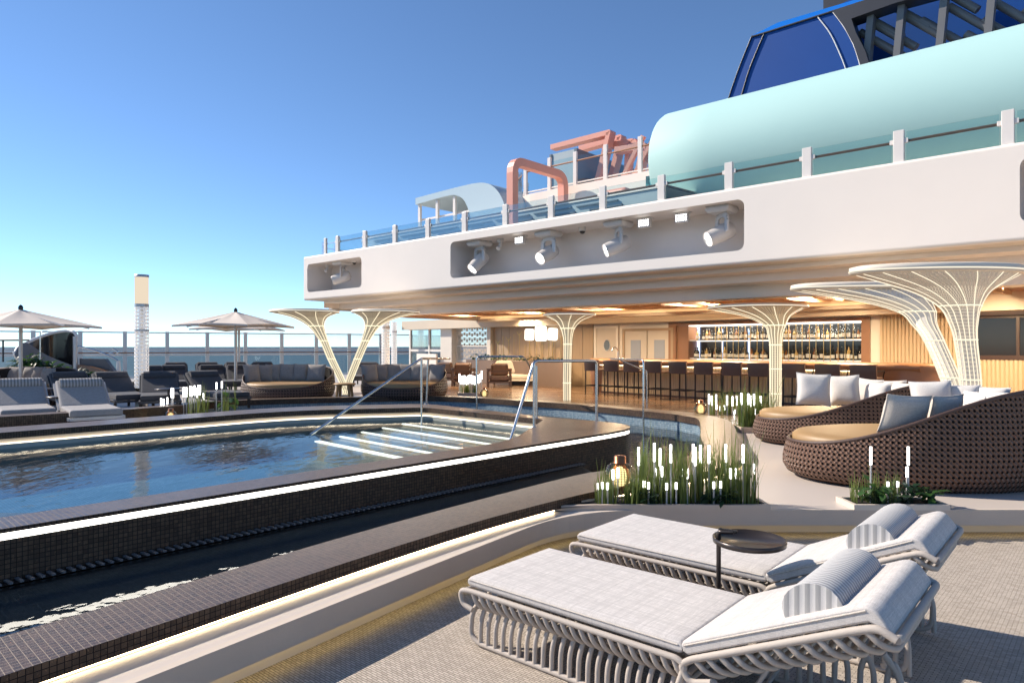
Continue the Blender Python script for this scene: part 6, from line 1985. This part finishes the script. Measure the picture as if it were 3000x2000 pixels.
low_table(-9.95, 14.6, 'thin black side table in front of the daybed by the leafy planter')
low_table(-7.35, 14.6, 'thin black side table right beside the lamp column')
ot = thing('low_table', 'small ochre wooden table at the foot of the V shaped column', 'table', (*at(1014, 1172, ZD)[:2], ZD))
ot.location = (-4.55, 18.55, ZD)
MB().lathe([(0.0, 0.38), (0.28, 0.38), (0.30, 0.40), (0.29, 0.425), (0, 0.43)], n=28).build('table_top', m_ochre, ot)
for a in range(4):
    c_, s_ = math.cos(PI / 4 + a * PI / 2), math.sin(PI / 4 + a * PI / 2)
    MB().tube([(0.25 * c_, 0.25 * s_, 0), (0.20 * c_, 0.20 * s_, 0.39)], [0.03, 0.045], 8).build('leg', m_ochre, ot)
# lit grasses and stakes behind the far kerb
gk = grass_patch(110, (-6.45, -5.7, 13.6, 14.2), ZD, 0.25, 0.70, 0.007)
for i, (px, py) in enumerate(((503, 1136), (507, 1137), (538, 1134), (546, 1134), (557, 1130), (562, 1132), (570, 1129), (577, 1136), (581, 1128), (586, 1128), (596, 1151), (634, 1120), (650, 1117), (472, 1166), (479, 1168), (490, 1164))):
    y = 14.0 + 0.1 * (i % 3)
    p = dp(px, py, y)
    stake((p.x, y, ZD), p.z - ZD, 0.20 if i < 10 else 0.14, 'slim white light stake beside the kerb in front of the charcoal loungers', 'light stakes behind the far kerb', 0.015)
leafy((-6.05, 14.6, ZD), 0.45, 0.25, 16, 0.22, 0.05, 'small green plant beside the light stakes at the far kerb', m_leaf)

# ------------------------------------------------------------------ curved stair shell and its planting
ss = thing('stair_shell', 'sail shaped dark stair balustrade with a white rim by the windscreen', 'stair')
SY = 25.0
def sp_(px, py, y=SY): p = dp(px, py, y); return (p.x, y, p.z)
up_e = [sp_(44, 1040, SY - 1.4), sp_(50, 1022, SY - 1.2), sp_(75, 1006, SY - 0.9), sp_(120, 986, SY - 0.4), sp_(160, 974, SY), sp_(195, 969, SY + 0.1), (sp_(216, 972, SY))]
up_c = catmull(up_e, 6)
lo_e = [sp_(46, 1042, SY - 1.4), sp_(60, 1056, SY - 1.2), sp_(85, 1066, SY - 0.9), sp_(125, 1085, SY - 0.4), sp_(160, 1100, SY), sp_(195, 1118, SY + 0.1), (sp_(214, 1122, SY))]
lo_c = catmull(lo_e, 6)
mb = MB(); mb.strip(up_c, lo_c, sm=True); mb.strip([p + Vector((0, 0.12, 0)) for p in up_c], [p + Vector((0, 0.12, 0)) for p in lo_c], sm=True, flip=True)
mb.build('dark_panel', m_dgl, ss)
tri = MB()
gl_u = catmull([sp_(46, 1036, SY - 1.43), sp_(75, 1003, SY - 0.95), sp_(140, 1040, SY - 0.3), sp_(214, 1070, SY - 0.05)], 6)
gl_l = catmull([sp_(47, 1044, SY - 1.43), sp_(85, 1068, SY - 0.95), sp_(140, 1092, SY - 0.3), sp_(214, 1120, SY - 0.05)], 6)
tri.strip([p + Vector((0, -0.04, 0)) for p in gl_u], [p + Vector((0, -0.04, 0)) for p in gl_l]); tri.build('grey_panel', plain('shell_grey', (0.13, 0.14, 0.155), 0.4), ss)
MB().tube(up_c + [Vector(sp_(224, 982)), Vector(sp_(224, 1000))], 0.055, 8).build('white_rim', m_white, ss)
MB().tube(catmull([sp_(44, 1040, SY - 1.4), sp_(42, 1030, SY - 1.4), sp_(50, 1050, SY - 1.3), sp_(70, 1062, SY - 1.1)], 5), 0.05, 8).build('white_rim', m_white, ss)
MB().tube([sp_(221, 985), sp_(221, 1130)], 0.085, 14).build('post', m_steel_w, ss)
MB().tube(catmull([sp_(228, 1014), sp_(270, 1024), sp_(310, 1038), sp_(338, 1052), sp_(346, 1058)], 5), 0.035, 8).build('handrail', m_steel, ss)
MB().tube(bend([sp_(330, 1020), sp_(346, 1030), sp_(342, 1040), sp_(318, 1031)], 0.12, 5), 0.025, 8).build('rail_end', m_steel, ss)
MB().tube([sp_(347, 1056), sp_(348, 1085), sp_(344, 1106)], [0.06, 0.07, 0.04], 10).build('newel', m_white, ss)
sk = MB(); sk.wall_prism([(p[0], p[2]) for p in (sp_(228, 1050), sp_(302, 1051), sp_(345, 1108), sp_(228, 1108))], SY + 0.1, SY + 0.3); sk.build('grey_skirt', plain('skirt_grey', (0.11, 0.105, 0.11), 0.4), ss)
oc = catmull([sp_(228, 1068, SY - 0.1), sp_(265, 1074, SY - 0.15), sp_(305, 1086, SY - 0.2), sp_(342, 1108, SY - 0.2)], 5)
mb = MB(); mb.strip(oc, [Vector((p.x, p.y - 0.05, ZD)) for p in oc]); mb.strip(oc, [p + Vector((0, 0.4, 0.0)) for p in oc], flip=True); mb.build('orange_skirt', m_bark, ss)
gp = catmull([sp_(56, 990, SY - 1), sp_(44, 992, SY - 1.3), sp_(38, 1000, SY - 1.5), sp_(38, 1030, SY - 1.5)], 4)
sw = MB(); sw.tube(bend([sp_(118, 984, SY - 1.6), sp_(118, 970, SY - 1.6), sp_(139, 970, SY - 1.6)], 0.08), 0.02, 6); sw.tube([sp_(118, 984, SY - 1.6), sp_(118, 1100, SY - 1.6)], 0.02, 6)
so2 = sw.build('deck_shower', m_steel); tag(so2, 'thin steel shower pole in front of the dark stair balustrade', 'shower')
rb = thing('side_railing', 'dark steel railing at the picture edge beyond the parasol pole', 'railing')
MB().tube(bend([sp_(-60, 997, 24), sp_(85, 996, 24)], 0.1), 0.03, 8).build('rail_tube', m_dark, rb)
MB().tube([sp_(9, 997, 24), sp_(9, 1060, 24)], 0.03, 8).build('post', m_dark, rb)
lpb = thing('planter', 'dark planter bed of leafy greenery below the stair balustrade', 'planter', (-13.2, 20.6, ZD))
MB().prism([(-1.9, -0.5), (2.6, -0.2), (2.7, 0.6), (-1.9, 0.6)], 0, 0.32).build('box', m_dark, lpb)
MB().prism([(-1.85, -0.45), (2.55, -0.15), (2.65, 0.55), (-1.85, 0.55)], 0.31, 0.34).build('soil', m_soil, lpb)
for i, (px, py, h, L, m_) in enumerate(((85, 1095, 0.85, 0.36, m_leaf), (110, 1100, 0.8, 0.38, m_leaf_d), (138, 1100, 0.65, 0.34, m_leaf), (165, 1104, 0.55, 0.32, m_leaf_d), (190, 1108, 0.45, 0.28, m_leaf), (215, 1110, 0.40, 0.26, m_leaf_d), (245, 1112, 0.36, 0.26, m_leaf_d), (72, 1092, 0.9, 0.34, m_leaf_d))):
    p = dp(px, py, 20.6)
    leafy((p.x, 20.55 + 0.1 * (i % 3), ZD + 0.32), h, 0.36, 170, L * 0.62, 0.055, ['tallest bright shrub in the planter below the stair balustrade', 'dark shrub beside the tallest one below the stair balustrade', 'bright shrub in the middle of the planter below the stair', 'dark shrub just past the middle of the planter below the stair', 'low bright shrub towards the orange skirt of the stair', 'low dark shrub beside the stair post', 'last low dark shrub at the end of the stair planter', 'dark shrub at the outer end of the stair planter'][i], m_, 'shrubs below the stair balustrade', 'shrub')
# ------------------------------------------------------------------ words for the setting
words = {
    'sea': ('calm grey blue sea reaching the horizon beyond the windscreen', 'sea'),
    'floor': ('beige woven floor under the two near sun loungers', 'floor'),
    'terrace': ('smooth pale terrace that carries the near daybeds and planters', 'terrace'),
    'terrace_riser': ('recessed cream riser glowing yellow under the terrace edge', 'riser'),
    'terrace_curb': ('grey stone edge running along the front of the terrace', 'kerb'),
    'terrace_cove_light': ('hidden yellow light strip under the terrace edge', 'light strip'),
    'deck': ('beige stone deck under the far loungers and daybeds', 'deck'),
    'bar_floor': ('glossy brown plank floor in front of the bar', 'floor'),
    'pool_floor': ('blue mosaic floor of the pool under the water', 'floor'),
    'pool_water': ('clear blue rippled water filling the raised pool', 'water'),
    'channel_shelf': ('shallow dark tiled ledge of the channel along the near pool wall', 'ledge'),
    'channel_shelf_water': ('thin film of dark water on the near channel ledge', 'water'),
    'channel_water': ('clear water in the blue tiled channel round the pool', 'water'),
    'channel_bed': ('blue mosaic bed of the channel round the pool', 'bed'),
}
for o in C.objects:
    if o.parent is None and o.get('kind') == 'structure' and o.name in words:
        o['label'], o['category'] = words[o.name]
gl = ['tall slender green grass filling the long front planter', 'short green grass at the lantern end of the front planter', 'short grass tufts in the low pale planter with ferns', 'green grass on the deck behind the bar step planter',
      'tall green grass in the grey planter by the far daybed', 'short grass in the small planter at the lounge edge', 'green grass tufts beside the light stakes at the far kerb']
for o, w in zip([x for x in C.objects if x.parent is None and x.get('kind') == 'stuff'], gl):
    o['label'], o['category'] = w, 'grass'
